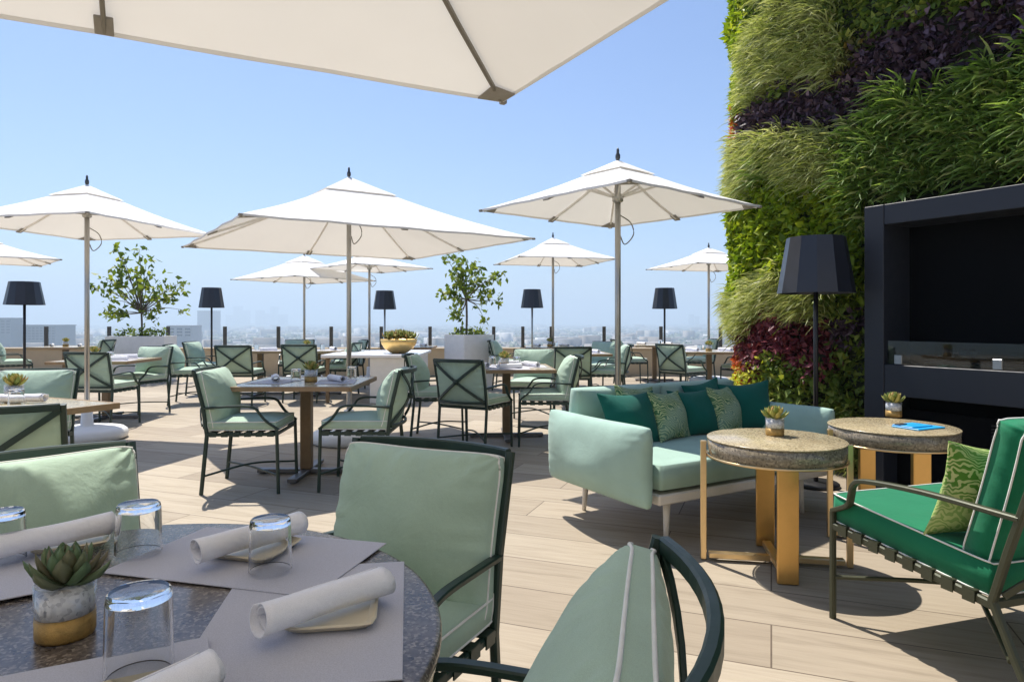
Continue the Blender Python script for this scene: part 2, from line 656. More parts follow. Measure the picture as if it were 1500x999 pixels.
fl = MB().box((2, 5.9, -0.15), (44, 19.6, 0.30)).build("terrace_floor", M['floor'])
struct(fl)
PAR_Y = 15.35
pw = MB()
pw.box((2, PAR_Y + 0.15, 0.29), (43.9, 0.28, 0.58))
pw.box((2, PAR_Y + 0.15, 0.601), (43.96, 0.34, 0.04), 0.006)
tag(pw.build("parapet_wall", M['parapet']), "low tan parapet wall along the far edge of the terrace", "wall")

POSTX = [62, 155, 242, 326, 405, 483, 557, 629, 676, 723, 766, 808, 886, 970, 1058, 1140]
for i, px in enumerate(POSTX):
    x = (px - 750) / 1000 * PAR_Y
    p = MB().box((0, 0, 0.24), (0.075, 0.05, 0.48), 0.004)
    p.box((0, 0, 0.006), (0.13, 0.11, 0.012), 0.002)
    o = p.build("railing_post", M['railpost'])
    o.location = (x, PAR_Y + 0.13, 0.622)
    where = {62: "short dark railing post nearest the left end of the parapet", 155: "short dark railing post just left of the long white planter", 242: "short dark railing post at the right end of the long white planter",
             326: "short dark railing post just right of the lamp near the grey block", 405: "short dark railing post above the long dining table, left one", 483: "short dark railing post right of the crossed-back chairs",
             557: "short dark railing post directly behind the lamp at the gold bowl", 629: "short dark railing post right of the gold bowl", 676: "short dark railing post behind the square planter tree",
             723: "short dark railing post just right of the square planter", 766: "short dark railing post just left of the lamp beside the small umbrella", 808: "short dark railing post right of that lamp, by the small umbrella's pole",
             886: "short dark railing post just left of the tall umbrella pole by the sofa", 970: "short dark railing post directly behind the rightmost far lamp", 1058: "short dark railing post nearest the living wall",
             1140: "short dark railing post hidden behind the living wall"}[px]
    if px == 1140:
        bpy.data.objects.remove(o)
        continue
    tag(o, where, "post", "railing posts on the parapet")

# added pavilion, unseen behind the viewpoint, bouncing sunlight onto the near table
pv_ = empty("bounce_pavilion", "unseen pale pavilion with tall glazed doors, added to bounce light onto the near table", "building", (0, -3.0, 0))
fa = MB()
DW = [-7.5, -4.5, -1.5, 1.5, 4.5]
xs = [-12.0] + [q for d in DW for q in (d - .8, d + .8)] + [9.0]
for i in range(0, len(xs), 2):
    fa.box(((xs[i] + xs[i + 1]) / 2, -.2, 2.2), (xs[i + 1] - xs[i], .4, 4.4))
for d in DW:
    fa.box((d, -.2, 3.55), (1.6, .4, 1.7))
fa.build("wall", M['render_white'], pv_)
MB().box((-1.5, -.2, 4.5), (21.4, .8, .2), .02).build("cornice", M['render_white'], pv_)
for d in DW:
    fr_ = MB()
    for sg in (-1, 0, 1):
        fr_.box((d + sg * .77, -.25, 1.35), (.06, .08, 2.7))
    fr_.box((d, -.25, 2.67), (1.48, .08, .06))
    fo = fr_.build("door", M['railpost'], pv_)
    MB().box((d, -.26, 1.33), (1.46, .02, 2.6)).build("pane", M['pane_dark'], fo)

# city far below
GZ = -46.0
m = NT("city_ground")
v = m.coords()
n1 = m.noise(v, 0.004, 5, 0.65)
m.set(Base_Color=m.ramp(n1.outputs[0], [(0.35, (0.05, 0.07, 0.04)), (0.52, (0.10, 0.11, 0.08)), (0.62, (0.24, 0.22, 0.19)), (0.8, (0.12, 0.13, 0.10))]), Roughness=0.95)
struct(MB().box((0, 5000, GZ - 0.5), (26000, 17000, 1)).build("ground", m.m))

def city():
    vs, qs = [], []
    n = 5200
    base = np.array([[-1, -1, 0], [1, -1, 0], [1, 1, 0], [-1, 1, 0], [-1, -1, 1], [1, -1, 1], [1, 1, 1], [-1, 1, 1]], float)
    fc = np.array([[0, 1, 5, 4], [1, 2, 6, 5], [2, 3, 7, 6], [3, 0, 4, 7], [4, 5, 6, 7]])
    for i in range(n):
        d = 260 * (7500 / 260) ** rng.random()
        a = R(rng.uniform(-46, 46))
        w, l = rng.uniform(6, 16, 2)
        h = rng.uniform(4, 11) if rng.random() < .9 else rng.uniform(12, 26)
        sc_ = 1 + d / 5000
        b = base * np.array([w * sc_, l * sc_, h])
        t = rng.uniform(0, 3.1)
        b = np.c_[b[:, 0] * math.cos(t) - b[:, 1] * math.sin(t), b[:, 0] * math.sin(t) + b[:, 1] * math.cos(t), b[:, 2]]
        b += np.array([d * math.sin(a), d * math.cos(a), GZ])
        qs.append(fc + len(vs) * 8)
        vs.append(b)
    m = NT("city_blocks")
    g = m.n("ShaderNodeNewGeometry")
    m.set(Base_Color=m.ramp(g.outputs["Random Per Island"], [(0, (0.30, 0.27, 0.24)), (0.3, (0.44, 0.42, 0.39)), (0.5, (0.26, 0.23, 0.20)), (0.84, (0.70, 0.69, 0.67)), (0.93, (0.20, 0.20, 0.21))], 'CONSTANT'), Roughness=0.85)
    o = np_mesh("city_houses", np.concatenate(vs), np.concatenate(qs), m.m)
    o["kind"] = "stuff"
    tag(o, "hazy mass of small pale houses spreading to the horizon below", "city")
    vs, qs = [], []
    n = 9000
    ico = []
    for j, (zz, rr) in enumerate(((0, .75), (.45, 1.0), (.85, .6))):
        for k in range(6):
            ico.append((rr * math.cos(k * 1.047 + j), rr * math.sin(k * 1.047 + j), zz))
    ico = np.array(ico)
    fc = []
    for j in range(2):
        for k in range(6):
            fc.append([j * 6 + k, j * 6 + (k + 1) % 6, (j + 1) * 6 + (k + 1) % 6, (j + 1) * 6 + k])
    fc.append([12, 13, 14, 15]); fc.append([12, 15, 16, 17])
    fc = np.array(fc)
    for i in range(n):
        d = 230 * (7000 / 230) ** rng.random()
        a = R(rng.uniform(-46, 46))
        r = rng.uniform(4, 9) * (1 + d / 3500)
        b = ico * np.array([r, r, rng.uniform(7, 15)]) * (1 + rng.uniform(-.2, .2, ico.shape)) + np.array([d * math.sin(a), d * math.cos(a), GZ])
        qs.append(fc + len(vs) * 18)
        vs.append(b)
    o = np_mesh("city_trees", np.concatenate(vs), np.concatenate(qs), leafmat("far_tree_foliage", [(0, (0.02, 0.045, 0.02)), (1, (0.06, 0.10, 0.04))], 0.1), smooth=False)
    o["kind"] = "stuff"
    tag(o, "hazy mass of dark green street trees between the far houses", "trees")
city()

WIN = NT("window_glass"); WIN.set(Base_Color=(0.035, 0.05, 0.07), Roughness=0.15)
def building(px, dist, wpx, top_px, depth, wall, label, rows, cols, cap=None):
    """far block: px = centre column, top_px = pixel row of its roof"""
    x = (px - 750) / 1000 * dist
    w = wpx / 1000 * dist
    h = (EYE + (470 - top_px) / 1000 * dist) - GZ
    e = empty("office_building", label, "building", (x, dist, GZ))
    MB().box((0, depth / 2, h / 2), (w, depth, h)).build("wall", wall, e)
    MB().box((0, depth / 2, h + h * 0.012 + 0.01), (w * 1.03, depth * 1.03, h * 0.024)).build("roof", cap or wall, e)
    if dist < 1000:
        sy = 3.4
        for r_ in range(rows):
            for c in range(cols):
                cx = -w / 2 + (c + 0.5) * w / cols
                cz = h - 1.4 - (r_ + 0.5) * sy
                MB().box((cx, -0.06, cz), (w / cols * 0.66, 0.3, sy * 0.58)).build("window", WIN.m, e)
    return e
C1 = plain("blue_grey_facade", (0.075, 0.105, 0.14), 0.6, scale=0.05, bump=0)
C2 = plain("grey_facade", (0.36, 0.36, 0.36), 0.8, scale=0.05, bump=0)
C3 = plain("slate_tower_facade", (0.14, 0.17, 0.21), 0.6, scale=0.02, bump=0)
building(46, 860, 70, 477, 40, C1, "dark blue-grey office block beyond the leftmost lamp", 5, 12)
building(4, 830, 24, 467, 20, C1, "taller dark corner block at the left edge of the photo", 5, 3)
building(263, 760, 36, 478, 24, C2, "flat-roofed grey block with tall windows right of the long planter", 3, 3)
building(300, 2100, 22, 456, 60, C3, "tall hazy slab tower behind the lamp left of the dining tables", 8, 4)
for i, (px, w, top, lab) in enumerate([(335, 9, 462, "leftmost low tower of the faint downtown skyline"), (346, 8, 449, "faint slim skyline tower, first tall one from the left"), (356, 10, 455, "faint broad skyline tower beside the first tall one"),
                                        (378, 8, 455, "faint middle skyline tower with a flat top"), (388, 11, 460, "low broad skyline block between two taller towers"), (399, 7, 450, "faint slim skyline tower, tallest on the right"),
                                        (412, 9, 461, "rightmost low tower of the faint downtown skyline")]):
    building(px, 5600 + 90 * (i % 3), w, top, 90, C3, lab, 8, 2)
building(1014, 5200, 5, 461, 60, C3, "faint pale tower left of the far right umbrella pole", 8, 2)
building(1022, 5250, 5, 464, 60, C3, "lower faint tower beside the one by the far right umbrella", 8, 2)

# ------------------------------------------------------------------ dining chair
def make_chair(name, label):
    t = empty(name, label, "chair", group="sage dining chairs on the terrace")
    hw = 0.255
    yb, yt = -0.235, -0.325     # back post at seat, at top
    FR = M['frame']
    for s in (-1, 1):
        MB().flat([(s * hw, -0.275, 0), (s * hw, yb, 0.42), (s * hw, -0.262, 0.62), (s * (hw + .004), yt, 0.875)], 0.022, 0.026, (0, 1, 0)).build("rear_leg", FR, t)
        MB().flat([(s * hw, 0.262, 0), (s * hw, 0.25, 0.46)], 0.022, 0.022, (0, 1, 0)).build("front_leg", FR, t)
        arm = curve([(s * hw, -0.262, 0.61), (s * (hw + .012), -0.10, 0.622), (s * (hw + .016), 0.04, 0.625), (s * (hw + .015), 0.105, 0.608), (s * (hw + .012), 0.135, 0.57), (s * (hw + .006), 0.175, 0.52), (s * hw, 0.235, 0.475), (s * hw, 0.262, 0.455)], 4)
        MB().flat(arm, 0.026, 0.016).build("armrest", FR, t)
    sf = MB()
    sf.flat([(-hw, 0.25, 0.425), (hw, 0.25, 0.425)], 0.02, 0.024)
    sf.flat([(-hw, yb, 0.425), (hw, yb, 0.425)], 0.02, 0.024)
    for s in (-1, 1):
        sf.flat([(s * hw, yb, 0.424), (s * hw, 0.25, 0.424)], 0.02, 0.024)
    for i in range(6):
        y = -0.19 + i * 0.08
        sf.box((0, y, 0.437), (2 * hw + .03, 0.045, 0.006))
        for s in (-1, 1):
            sf.box((s * (hw + 0.0125), y, 0.425), (0.004, 0.047, 0.034))
    sf.build("seat_frame", FR, t)
    st = MB()
    for s in (-1, 1):
        st.flat(curve([(s * hw, -0.262, 0.13), (0, -0.005 , 0.155 + .012 * s), (-s * hw, 0.258, 0.13)], 5), 0.014, 0.014)
    st.build("stretcher", FR, t)
    # back frame: bowed top and bottom rail, crossed diagonals with a boss
    bow = 0.055
    def bk(u, z):      # u in -1..1 across the back, z height
        f = (z - 0.42) / 0.455
        return Vector((u * (hw - .006), yb + (yt - yb) * f - 0.01 - bow * (1 - u * u), z))
    bf = MB()
    U = [-1 + i / 6 for i in range(13)]
    bf.flat([bk(u, 0.865) for u in U], 0.02, 0.032)
    bf.flat([bk(u, 0.475) for u in U], 0.018, 0.024)
    bf.flat([bk(u, 0.49 + (u + 1) / 2 * 0.36) for u in U], 0.010, 0.026)
    bf.flat([bk(u, 0.85 - (u + 1) / 2 * 0.36) + Vector((0, -0.011, 0)) for u in U], 0.010, 0.026)
    c = bk(0, 0.67)
    bf.lathe([(0.0, -0.03), (0.02, -0.026), (0.024, -0.012), (0.024, 0.012)], 10, (0, 0, 0))
    k = 10 * 4
    M4 = T(c.x, c.y - 0.012, c.z) @ rotx(R(-90))
    bf.v[-k:] = [tuple(M4 @ Vector((p[0], p[1], -p[2]))) for p in bf.v[-k:]]
    bf.build("backrest_frame", FR, t)
    # cushions
    b, p = pillow(0.51, 0.50, 0.115, 0.055, 22, 0.012, 0.0015, 3, 0.62)
    mt = T(0, 0.0, 0.482) @ rotx(R(90))
    o = xform(b, mt).build("seat_cushion", M['sage'], t)
    xform(p, mt).build("piping", M['piping'], o)
    b, p = pillow(0.515, 0.445, 0.20, 0.034, 56, 0.030, 0.0065, 5, 0.52, 1.28, 0.75, 0.045)
    mt = T(0, -0.250, 0.655) @ rotx(R(12.5))
    o = xform(b, mt).build("back_cushion", M['sage'], t)
    xform(p, mt).build("piping", M['piping'], o)
    return t

CH = [  # X, Y, facing, label
    (-0.378, 1.67, (-.43, -.9), "sage chair at the near round table with one sunlit cushion edge"),
    (-1.05, 1.59, (.74, -.67), "sage chair behind the near table's left side with sunlit cushion top"),
    (-0.128, 0.93, (-.98, .20), "sage chair nearest the camera, seen edge-on along its white piping"),
    (-1.94, 5.10, (1, .06), "sage chair at the two-seat square table facing right"),
    (-1.12, 5.15, (-1, .02), "sage chair at the two-seat square table facing left"),
    (-0.35, 6.56, (.46, .89), "chair with crossed back turned to us just left of the sofa group"),
    (0.33, 6.92, (-1, 0), "chair facing left directly behind the sofa's left end"),
    (-0.76, 7.20, (1, 0), "chair facing right, behind the crossed-back chair and right of the white counter"),
    (0.24, 8.30, (-.15, -1), "chair facing us across the table behind the crossed-back chair"),
    (0.84, 9.65, (.05, 1), "crossed-back chair half hidden behind the chair at the sofa's left end"),
    (1.42, 10.2, (-1, .1), "chair facing left beside the tall umbrella pole behind the sofa"),
    (1.42, 11.4, (-.6, -.8), "chair facing half left behind the blue-grey set table"),
    (2.65, 10.6, (.8, .6), "crossed-back chair turned right under the rightmost far lamp"),
    (3.80, 11.2, (-.9, -.35), "chair half hidden by the living wall, facing left"),
    (2.30, 13.2, (1, .1), "far chair facing right beyond the tall umbrella pole"),
    (3.62, 13.3, (-1, 0), "far chair facing left between the rightmost lamp and the living wall"),
    (-0.05, 12.3, (1, -.1), "far chair facing right just right of the square planter"),
    (-4.02, 10.15, (0, 1), "left one of two crossed-back chairs at the long far table"),
    (-3.18, 10.5, (0, 1), "right one of two crossed-back chairs at the long far table"),
    (-2.88, 11.3, (-1, .05), "nearer edge-on chair at the right end of the long far table"),
    (-3.02, 12.5, (-.9, -.4), "farther chair at the right end of the long far table"),
    (-4.78, 10.2, (1, .25), "nearer edge-on chair at the left end of the long far table"),
    (-5.10, 11.5, (1, 0), "farther chair behind the lamp at the long far table's left end"),
    (-3.95, 12.5, (.1, -1), "chair facing us between the two crossed-back chairs at the far table"),
    (-4.78, 8.02, (.08, 1), "crossed-back chair right behind the leftmost umbrella pole"),
    (-4.98, 9.10, (-.28, -1), "chair facing us across the table by the leftmost umbrella pole"),
    (-9.05, 12.4, (.75, .65), "crossed-back chair at the left edge below the leftmost lamp"),
    (-7.95, 12.9, (-1, -.1), "far chair facing left behind the leftmost umbrella pole"),
    (-3.40, 4.66, (.12, -1), "chair facing us at the left edge table with pale cushion"),
    (-2.27, 3.12, (-.38, 1), "chair seen from behind with dark diagonal brace at the left edge table"),
]
chair0 = None
for i, (x, y, f, lab) in enumerate(CH):
    if chair0 is None:
        chair0 = make_chair("dining_chair", lab)
        o = chair0
    else:
        o = copy_tree(chair0)
        o["label"] = lab
    o.location = (x, y, 0)
    o.rotation_euler = (0, 0, math.atan2(-f[0], f[1]))

# ------------------------------------------------------------------ tables
def make_table(label):
    t = empty("dining_table", label, "table", group="square dining tables on the terrace")
    MB().box((0, 0, 0.728), (0.93, 0.93, 0.024), 0.003).build("tabletop", M['terrazzo'], t)
    e = MB()
    for s in (-1, 1):
        e.box((s * 0.4675, 0, 0.7245), (0.012, 0.948, 0.036), 0.002)
        e.box((0, s * 0.4675, 0.7245), (0.92, 0.012, 0.036), 0.002)
    e.build("table_edge", M['wood_edge'], t)
    MB().box((0, 0, 0.375), (0.085, 0.085, 0.67), 0.006).build("table_post", M['post'], t)
    MB().box((0, 0, 0.7), (0.4, 0.4, 0.02), 0.004).build("support_plate", M['post'], t)
    b = MB()
    b.box((0, 0, 0.025), (0.78, 0.07, 0.03), 0.004)
    b.box((0, 0.2, 0.0245), (0.07, 0.36, 0.028), 0.004)
    b.box((0, -0.2, 0.0245), (0.07, 0.36, 0.028), 0.004)
    for a in ((.36, 0), (-.36, 0), (0, .35), (0, -.35)):
        b.lathe([(0.022, 0), (0.022, 0.012)], 10, (a[0], a[1], 0))
    b.build("table_base", M['steelbase'], t)
    return t
TB = [
    (-1.66, 5.52, 0, 1, "square two-seat table set with grey mats in the middle of the terrace"),
    (-0.06, 7.25, 4, 1, "square set table between four chairs behind the crossed-back chair"),
    (0.98, 10.45, 3, 1, "blue-grey set table left of the tall umbrella pole behind the sofa"),
    (3.20, 11.1, -2, 1, "set table below the far right umbrella beside the living wall"),
    (2.92, 14.0, 0, 1, "far set table at the parapet under the rightmost far lamp"),
    (0.72, 12.9, 0, 1, "far set table at the parapet right of the square planter"),
    (-4.20, 11.4, 2, 1, "left half of the long far table between crossed-back chairs"),
    (-3.25, 11.43, 2, 1, "right half of the long far table between crossed-back chairs"),
    (-5.12, 8.62, 4, 1, "set table just right of the leftmost umbrella pole"),
    (-8.50, 13.0, 0, 1, "far set table right of the leftmost lamp"),
    (-2.97, 3.85, -25, 1, "sunlit granite table at the left edge of the photo"),
    (-1.95, 13.0, 0, 1, "far set table behind the gold bowl"),
]
tab0 = None
TABS = []
for (x, y, a, s, lab) in TB:
    if tab0 is None:
        tab0 = make_table(lab)
        o = tab0
    else:
        o = copy_tree(tab0)
        o["label"] = lab
    o.location = (x, y, 0)
    o.rotation_euler = (0, 0, R(a))
    TABS.append(o)

# near round table
NT_C, NT_R = (-0.73, 1.04), 0.62
rt = empty("round_table", "round dark granite dining table filling the lower left foreground", "table", (*NT_C, 0))
MB().lathe([(NT_R - .012, 0.712), (NT_R - .002, 0.716), (NT_R, 0.724), (NT_R, 0.732), (NT_R - .004, 0.739), (NT_R - .010, 0.74)], 96).build("tabletop", M['granite'], rt)
MB().lathe([(NT_R - .02, 0.672), (NT_R - .012, 0.674), (NT_R - .012, 0.7115), (NT_R - .02, 0.7115)], 96).build("table_edge", M['pale_edge'], rt)
MB().lathe([(0.05, 0.02), (0.05, 0.672)], 20).build("table_post", M['post'], rt)
b = MB(); b.lathe([(0.30, 0), (0.30, 0.012), (0.06, 0.024)], 40); b.build("table_base", M['steelbase'], rt)

# ------------------------------------------------------------------ tableware
def napkin_roll(L=0.30, r=0.031, seed=0):
    mb = MB()
    rr = random.Random(seed)
    n, turns, seg = 46, 2.1, 16
    vs, fs = [], []
    for j in range(seg + 1):
        x = -L / 2 + L * j / seg
        for i in range(n + 1):
            a = 2 * math.pi * turns * i / n
            ra = r * (0.60 + 0.40 * i / n) * (1 + 0.035 * math.sin(x * 21 + a * 1.0 + seed) + 0.02 * math.sin(x * 47 - a + 2 * seed)) * (1 + 0.10 * abs(2 * x / L) ** 3)
            sk = 0.022 * (i / n) * math.cos(a * .5 + seed) * (1 if j in (0, seg) else 0.6 * abs(2 * j / seg - 1))
            vs.append((x + sk * (1 if j > seg / 2 else -1) * .6, ra * math.cos(a), r * .93 + ra * 0.86 * math.sin(a)))
    for j in range(seg):
        for i in range(n):
            q = j * (n + 1) + i
            fs.append((q, q + 1, q + n + 2, q + n + 1))
    mb.add(vs, fs, True)
    return mb

def thicken(o, th):
    md = o.modifiers.new("thick", 'SOLIDIFY')
    md.thickness = th
    md.offset = 0
    return o

def plate_mb(s=0.145):
    mb = MB()
    a = s / 2
    prof = [(a - .012, 0.0), (a, 0.010), (a - .003, 0.0125), (a - .014, 0.006)]
    vs, fs = [], []
    K = 28
    def ring(r, z):
        out = []
        for i in range(K):
            t = 2 * math.pi * (i + .5) / K
            c, s_ = math.cos(t), math.sin(t)
            p = 9
            d = (abs(c) ** p + abs(s_) ** p) ** (1 / p)
            out.append((r * c / d, r * s_ / d, z))
        return out
    for (r, z) in prof:
        vs += ring(r, z)
    for j in range(len(prof) - 1):
        for i in range(K):
            k = (i + 1) % K
            fs.append((j * K + i, j * K + k, (j + 1) * K + k, (j + 1) * K + i))
    fs.append(tuple(range(K))[::-1])
    fs.append(tuple((len(prof) - 1) * K + i for i in range(K)))
    return mb.add(vs, fs, False)

def tumbler_mb(r=0.040, h=0.105):
    """upside-down tumbler: thick base on top"""
    r2 = r * 1.06
    prof = [(r2 - .0026, 0.0), (r2, 0.001), (r * 1.01, h - .012), (r * .97, h - .003), (r * .90, h), (r * .5, h - .0022), (0.0005, h - .003)]
    inn = [(0.0005, h - .020), (r * .6, h - .019), (r * .9, h - .014), (r2 - .0026, 0.0)]
    mb = MB()
    for pr in (prof[1:6], prof[5:]):
        # every ring pair keeps its own vertices, so walls and base keep crisp, true normals
        for k in range(len(pr) - 1):
            mb.lathe(pr[k:k + 2], 48, caps=False)
    for k in range(len(inn) - 1):
        mb.lathe(inn[k:k + 2], 48, caps=False)
    mb.lathe(prof[0:2], 48, caps=False)
    return mb

TOPZ = 0.7405
def mat_quad(c, ang, w, d, label, z=TOPZ):
    mb = MB().box((0, 0, 0.0012), (w, d, 0.0024), 0.0006)
    o = mb.build("placemat", M['mat'])
    o.location = (c[0], c[1], z)
    o.rotation_euler = (0, 0, ang)
    return tag(o, label, "placemat", "grey placemats on the near table")

MATS = [((-0.337, 1.134), R(8.7), 0.31, 0.46, "grey placemat on the right side of the near round table", 0),
        ((-0.535, 1.405), R(-14.8), 0.46, 0.30, "grey placemat at the back right of the near round table", 1),
        ((-1.06, 1.24), R(36), 0.46, 0.30, "grey placemat at the back left of the near round table", 2),
        ((-0.60, 0.80), R(27), 0.46, 0.30, "grey placemat at the front edge of the photo, mostly cut off", 3)]
for (c, a, w, d, lab, k) in MATS:
    mat_quad(c, a, w, d, lab, TOPZ + 0.0027 * k)
MZ = TOPZ + 0.0024

def atpx(px, py, z):
    """point at height z that stands at photo pixel (px, py)"""
    Y = (EYE - z) * 1000 / (py - 470)
    return ((px - 750) / 1000 * Y, Y)

def put(o, c, z, ang=0):
    o.location = (c[0], c[1], z)
    o.rotation_euler = (0, 0, ang)
    return o

# napkins on plates, near table: endpoints of the roll axis in photo pixels
def near_napkin(p0, p1, label, plab, z, plate_at, plate_rot, seed, L=None, ps=0.145):
    pz = z + 0.0027
    plo = put(plate_mb(ps).build("bread_plate", M['plate']), plate_at, pz, plate_rot)
    tag(plo, plab, "plate", "ivory plates on the near table")
    zz = pz + 0.0128
    a, b = Vector(atpx(*p0, zz + .027)), Vector(atpx(*p1, zz + .03))
    d = b - a
    c = (a + b) / 2
    o = put(thicken(napkin_roll(d.length if L is None else L, 0.0275, seed).build("rolled_napkin", M['linen']), 0.0022), c, zz, math.atan2(d.y, d.x))
    tag(o, label, "napkin", "rolled napkins on the near table")
near_napkin((385, 905), (560, 845), "white rolled napkin nearest the camera on the right-hand placemat", "ivory square plate under the right-hand rolled napkin", MZ, atpx(488, 896, .75), R(8.7), 1)
near_napkin((290, 805), (435, 762), "white rolled napkin at the far side of the near table, left of the tall cushion", "ivory square plate under the far rolled napkin", MZ + .0027, atpx(375, 805, .75), R(-15), 2)
near_napkin((-10, 800), (160, 762), "white rolled napkin behind the potted succulent on the left", "ivory square plate under the rolled napkin behind the succulent", MZ + .0054, atpx(105, 795, .75), R(30), 3)
near_napkin((170, 1040), (312, 972), "white rolled napkin cut off by the bottom edge of the photo", "ivory square plate under the napkin cut off by the photo's bottom", MZ + .0081, atpx(215, 1040, .75), R(27), 4)

def near_glass(px, py_base, label, r=.040, h=.105):
    o = put(tumbler_mb(r, h).build("glass_tumbler", M['tumbler']), atpx(px, py_base, .745), MZ + 0.009)
    tag(o, label, "glass", "upturned glass tumblers on the near table")
near_glass(396, 838, "upturned clear tumbler in front of the far rolled napkin", .038, .098)
near_glass(203, 812, "upturned clear tumbler standing at the table's far edge", .042, .10)
near_glass(6, 824, "upturned clear tumbler cut off by the left edge of the photo", .036, .098)
near_glass(204, 995, "large upturned clear tumbler in front of the potted succulent", .0405, .115)

def succulent_mb(r=0.05, n=26, seed=1, h=0.07):
    mb = MB()
    rr = random.Random(seed)
    for i in range(n):
        f = i / n
        az = i * 2.399 + rr.uniform(-.2, .2)
        el = R(20 + 62 * f)
        L = r * (1.15 - 0.35 * f)
        w = L * 0.40
        d = Vector((math.cos(az) * math.cos(el), math.sin(az) * math.cos(el), math.sin(el)))
        sd_ = Vector((-math.sin(az), math.cos(az), 0))
        up = sd_.cross(d) * -1
        c0 = Vector((0, 0, h * 0.12 * f))
        rings = []
        for (t, ww, cu) in ((0, .35, 0), (.35, .8, -.05), (.68, 1, 0.0), (.88, .6, .08), (1, .05, .16)):
            p = c0 + d * L * t + up * L * cu
            rings.append([p + sd_ * w * .5 * ww, p + up * (w * .16 * ww), p - sd_ * w * .5 * ww, p - up * (w * .26 * ww)])
        vs = [q for g in rings for q in g]
        fs = []
        for j in range(4):
            for k in range(4):
                k2 = (k + 1) % 4
                fs.append((j * 4 + k, j * 4 + k2, j * 4 + 4 + k2, j * 4 + 4 + k))
        mb.add(vs, fs, True)
    return mb

def potted_succulent(c, z, label, scale=1.0, bloom=False, seed=1):
    e = empty("potted_succulent", label, "plant", (c[0], c[1], z), 0, "small potted succulents on the tables")
    r, h = 0.046 * scale, 0.092 * scale
    MB().lathe([(r * .95, 0), (r, 0.004), (r, h * .42), (r * .96, h * .42)], 32).build("gold_band", M['goldleaf'], e)
    MB().lathe([(r * .955, h * .42 + .0005), (r * .955, h * .86), (r * .5, h * .93), (0.001, h * .94)], 32).build("pebbles", M['pebble'], e)
    g = MB().lathe([(r * 1.02, h * .40), (r * 1.03, h), (r * .985, h), (r * .98, h * .87)], 32, caps=False)
    g.build("glass_cup", M['glass'], e)
    s = succulent_mb(0.072 * scale, 30, seed, .09 * scale)
    s.v = [(a, b_, c_ + h * .92) for a, b_, c_ in s.v]
    s.build("rosette", M['bloom'] if bloom else M['succulent'], e)
    return e
potted_succulent(atpx(96, 925, .745), TOPZ + .0004, "potted succulent in a pebble and gold cup on the near round table", 0.90, False, 2)

# place settings on the farther tables
def set_table(tab, where, spots, glasses, pot=None, mats=True):
    """spots: (x, y, angle, word)"""
    mw = Matrix.Translation(tab.location) @ tab.rotation_euler.to_matrix().to_4x4()
    rz = tab.rotation_euler.z
    for k, (x, y, a, word) in enumerate(spots):
        p = mw @ Vector((x, y, 0))
        if mats:
            o = put(MB().box((0, 0, 0.0012), (0.40, 0.30, 0.0024), 0.0005).build("placemat", M['mat']), p, TOPZ, rz + a)
            tag(o, f"grey placemat on the {word} of the {where}", "placemat", "grey placemats on the farther tables")
        o = put(thicken(napkin_roll(0.26, 0.03, k + 5).build("rolled_napkin", M['linen']), .002), p, TOPZ + .0032, rz + a + .5)
        tag(o, f"white rolled napkin on the {word} of the {where}", "napkin", "rolled napkins on the farther tables")
    for k, (x, y, word) in enumerate(glasses):
        p = mw @ Vector((x, y, 0))
        o = put(tumbler_mb(.038, .10).build("glass_tumbler", M['tumbler']), p, TOPZ + .0025)
        tag(o, f"upturned glass tumbler on the {word} of the {where}", "glass", "tumblers on the farther tables")
    if pot:
        p = mw @ Vector((pot[0], pot[1], 0))
        potted_succulent(p, TOPZ + .0005, f"small potted succulent in the middle of the {where}", 1.1, True, 4)

H_ = math.pi / 2
set_table(TABS[0], "square two-seat table", [(-.24, -.03, H_ * .9, "left side"), (.25, -.03, -H_ * .9, "right side")], [(-.08, -.02, "left side"), (.30, .28, "right side")], (.04, -.02))
set_table(TABS[1], "table between four chairs", [(-.26, 0, H_, "left side"), (.27, .05, H_, "right side"), (.02, -.28, 0, "near side"), (.05, .28, 0, "far side")], [(-.14, .2, "left side"), (.12, .12, "right side")], (-.02, .02))
set_table(TABS[2], "blue-grey set table", [(-.26, 0, H_, "left side"), (.27, 0, H_, "right side"), (0, -.28, 0, "near side")], [(.1, .2, "right side")], None)
set_table(TABS[3], "table beside the living wall", [(-.26, 0, H_, "left side"), (.27, 0, H_, "right side")], [(-.1, .2, "left side")], (0, 0))
set_table(TABS[4], "far table under the rightmost far lamp", [(-.26, 0, H_, "left side"), (.27, 0, H_, "right side")], [(.1, -.1, "right side")], None, False)
set_table(TABS[5], "far table right of the square planter", [(-.26, 0, H_, "left side"), (.27, 0, H_, "right side")], [(.1, -.1, "right side")], (0, .1), False)
set_table(TABS[6], "left half of the long far table", [(-.26, 0, H_, "left side"), (.2, -.2, 0, "near side")], [(-.1, .1, "left side")], None)
set_table(TABS[7], "right half of the long far table", [(.26, 0, H_, "right side"), (-.1, -.25, 0, "near side")], [(.05, .1, "right side")], (-.2, .05))
set_table(TABS[8], "table right of the leftmost umbrella pole", [(-.25, .05, H_, "left side"), (.22, -.22, 0, "near side"), (.1, .28, 0, "far side")], [(.05, .0, "middle")], (-.15, .0))
set_table(TABS[9], "far table right of the leftmost lamp", [(-.26, 0, H_, "left side"), (.27, 0, H_, "right side")], [], (0, 0), False)
set_table(TABS[10], "sunlit table at the left edge", [(-.05, .22, 0, "far side")], [(.11, .10, "right side"), (-.2, .05, "left side")], (-.20, .26), False)
set_table(TABS[11], "far table behind the gold bowl", [(-.26, 0, H_, "left side"), (.27, 0, H_, "right side")], [(0, .1, "middle")], None, False)

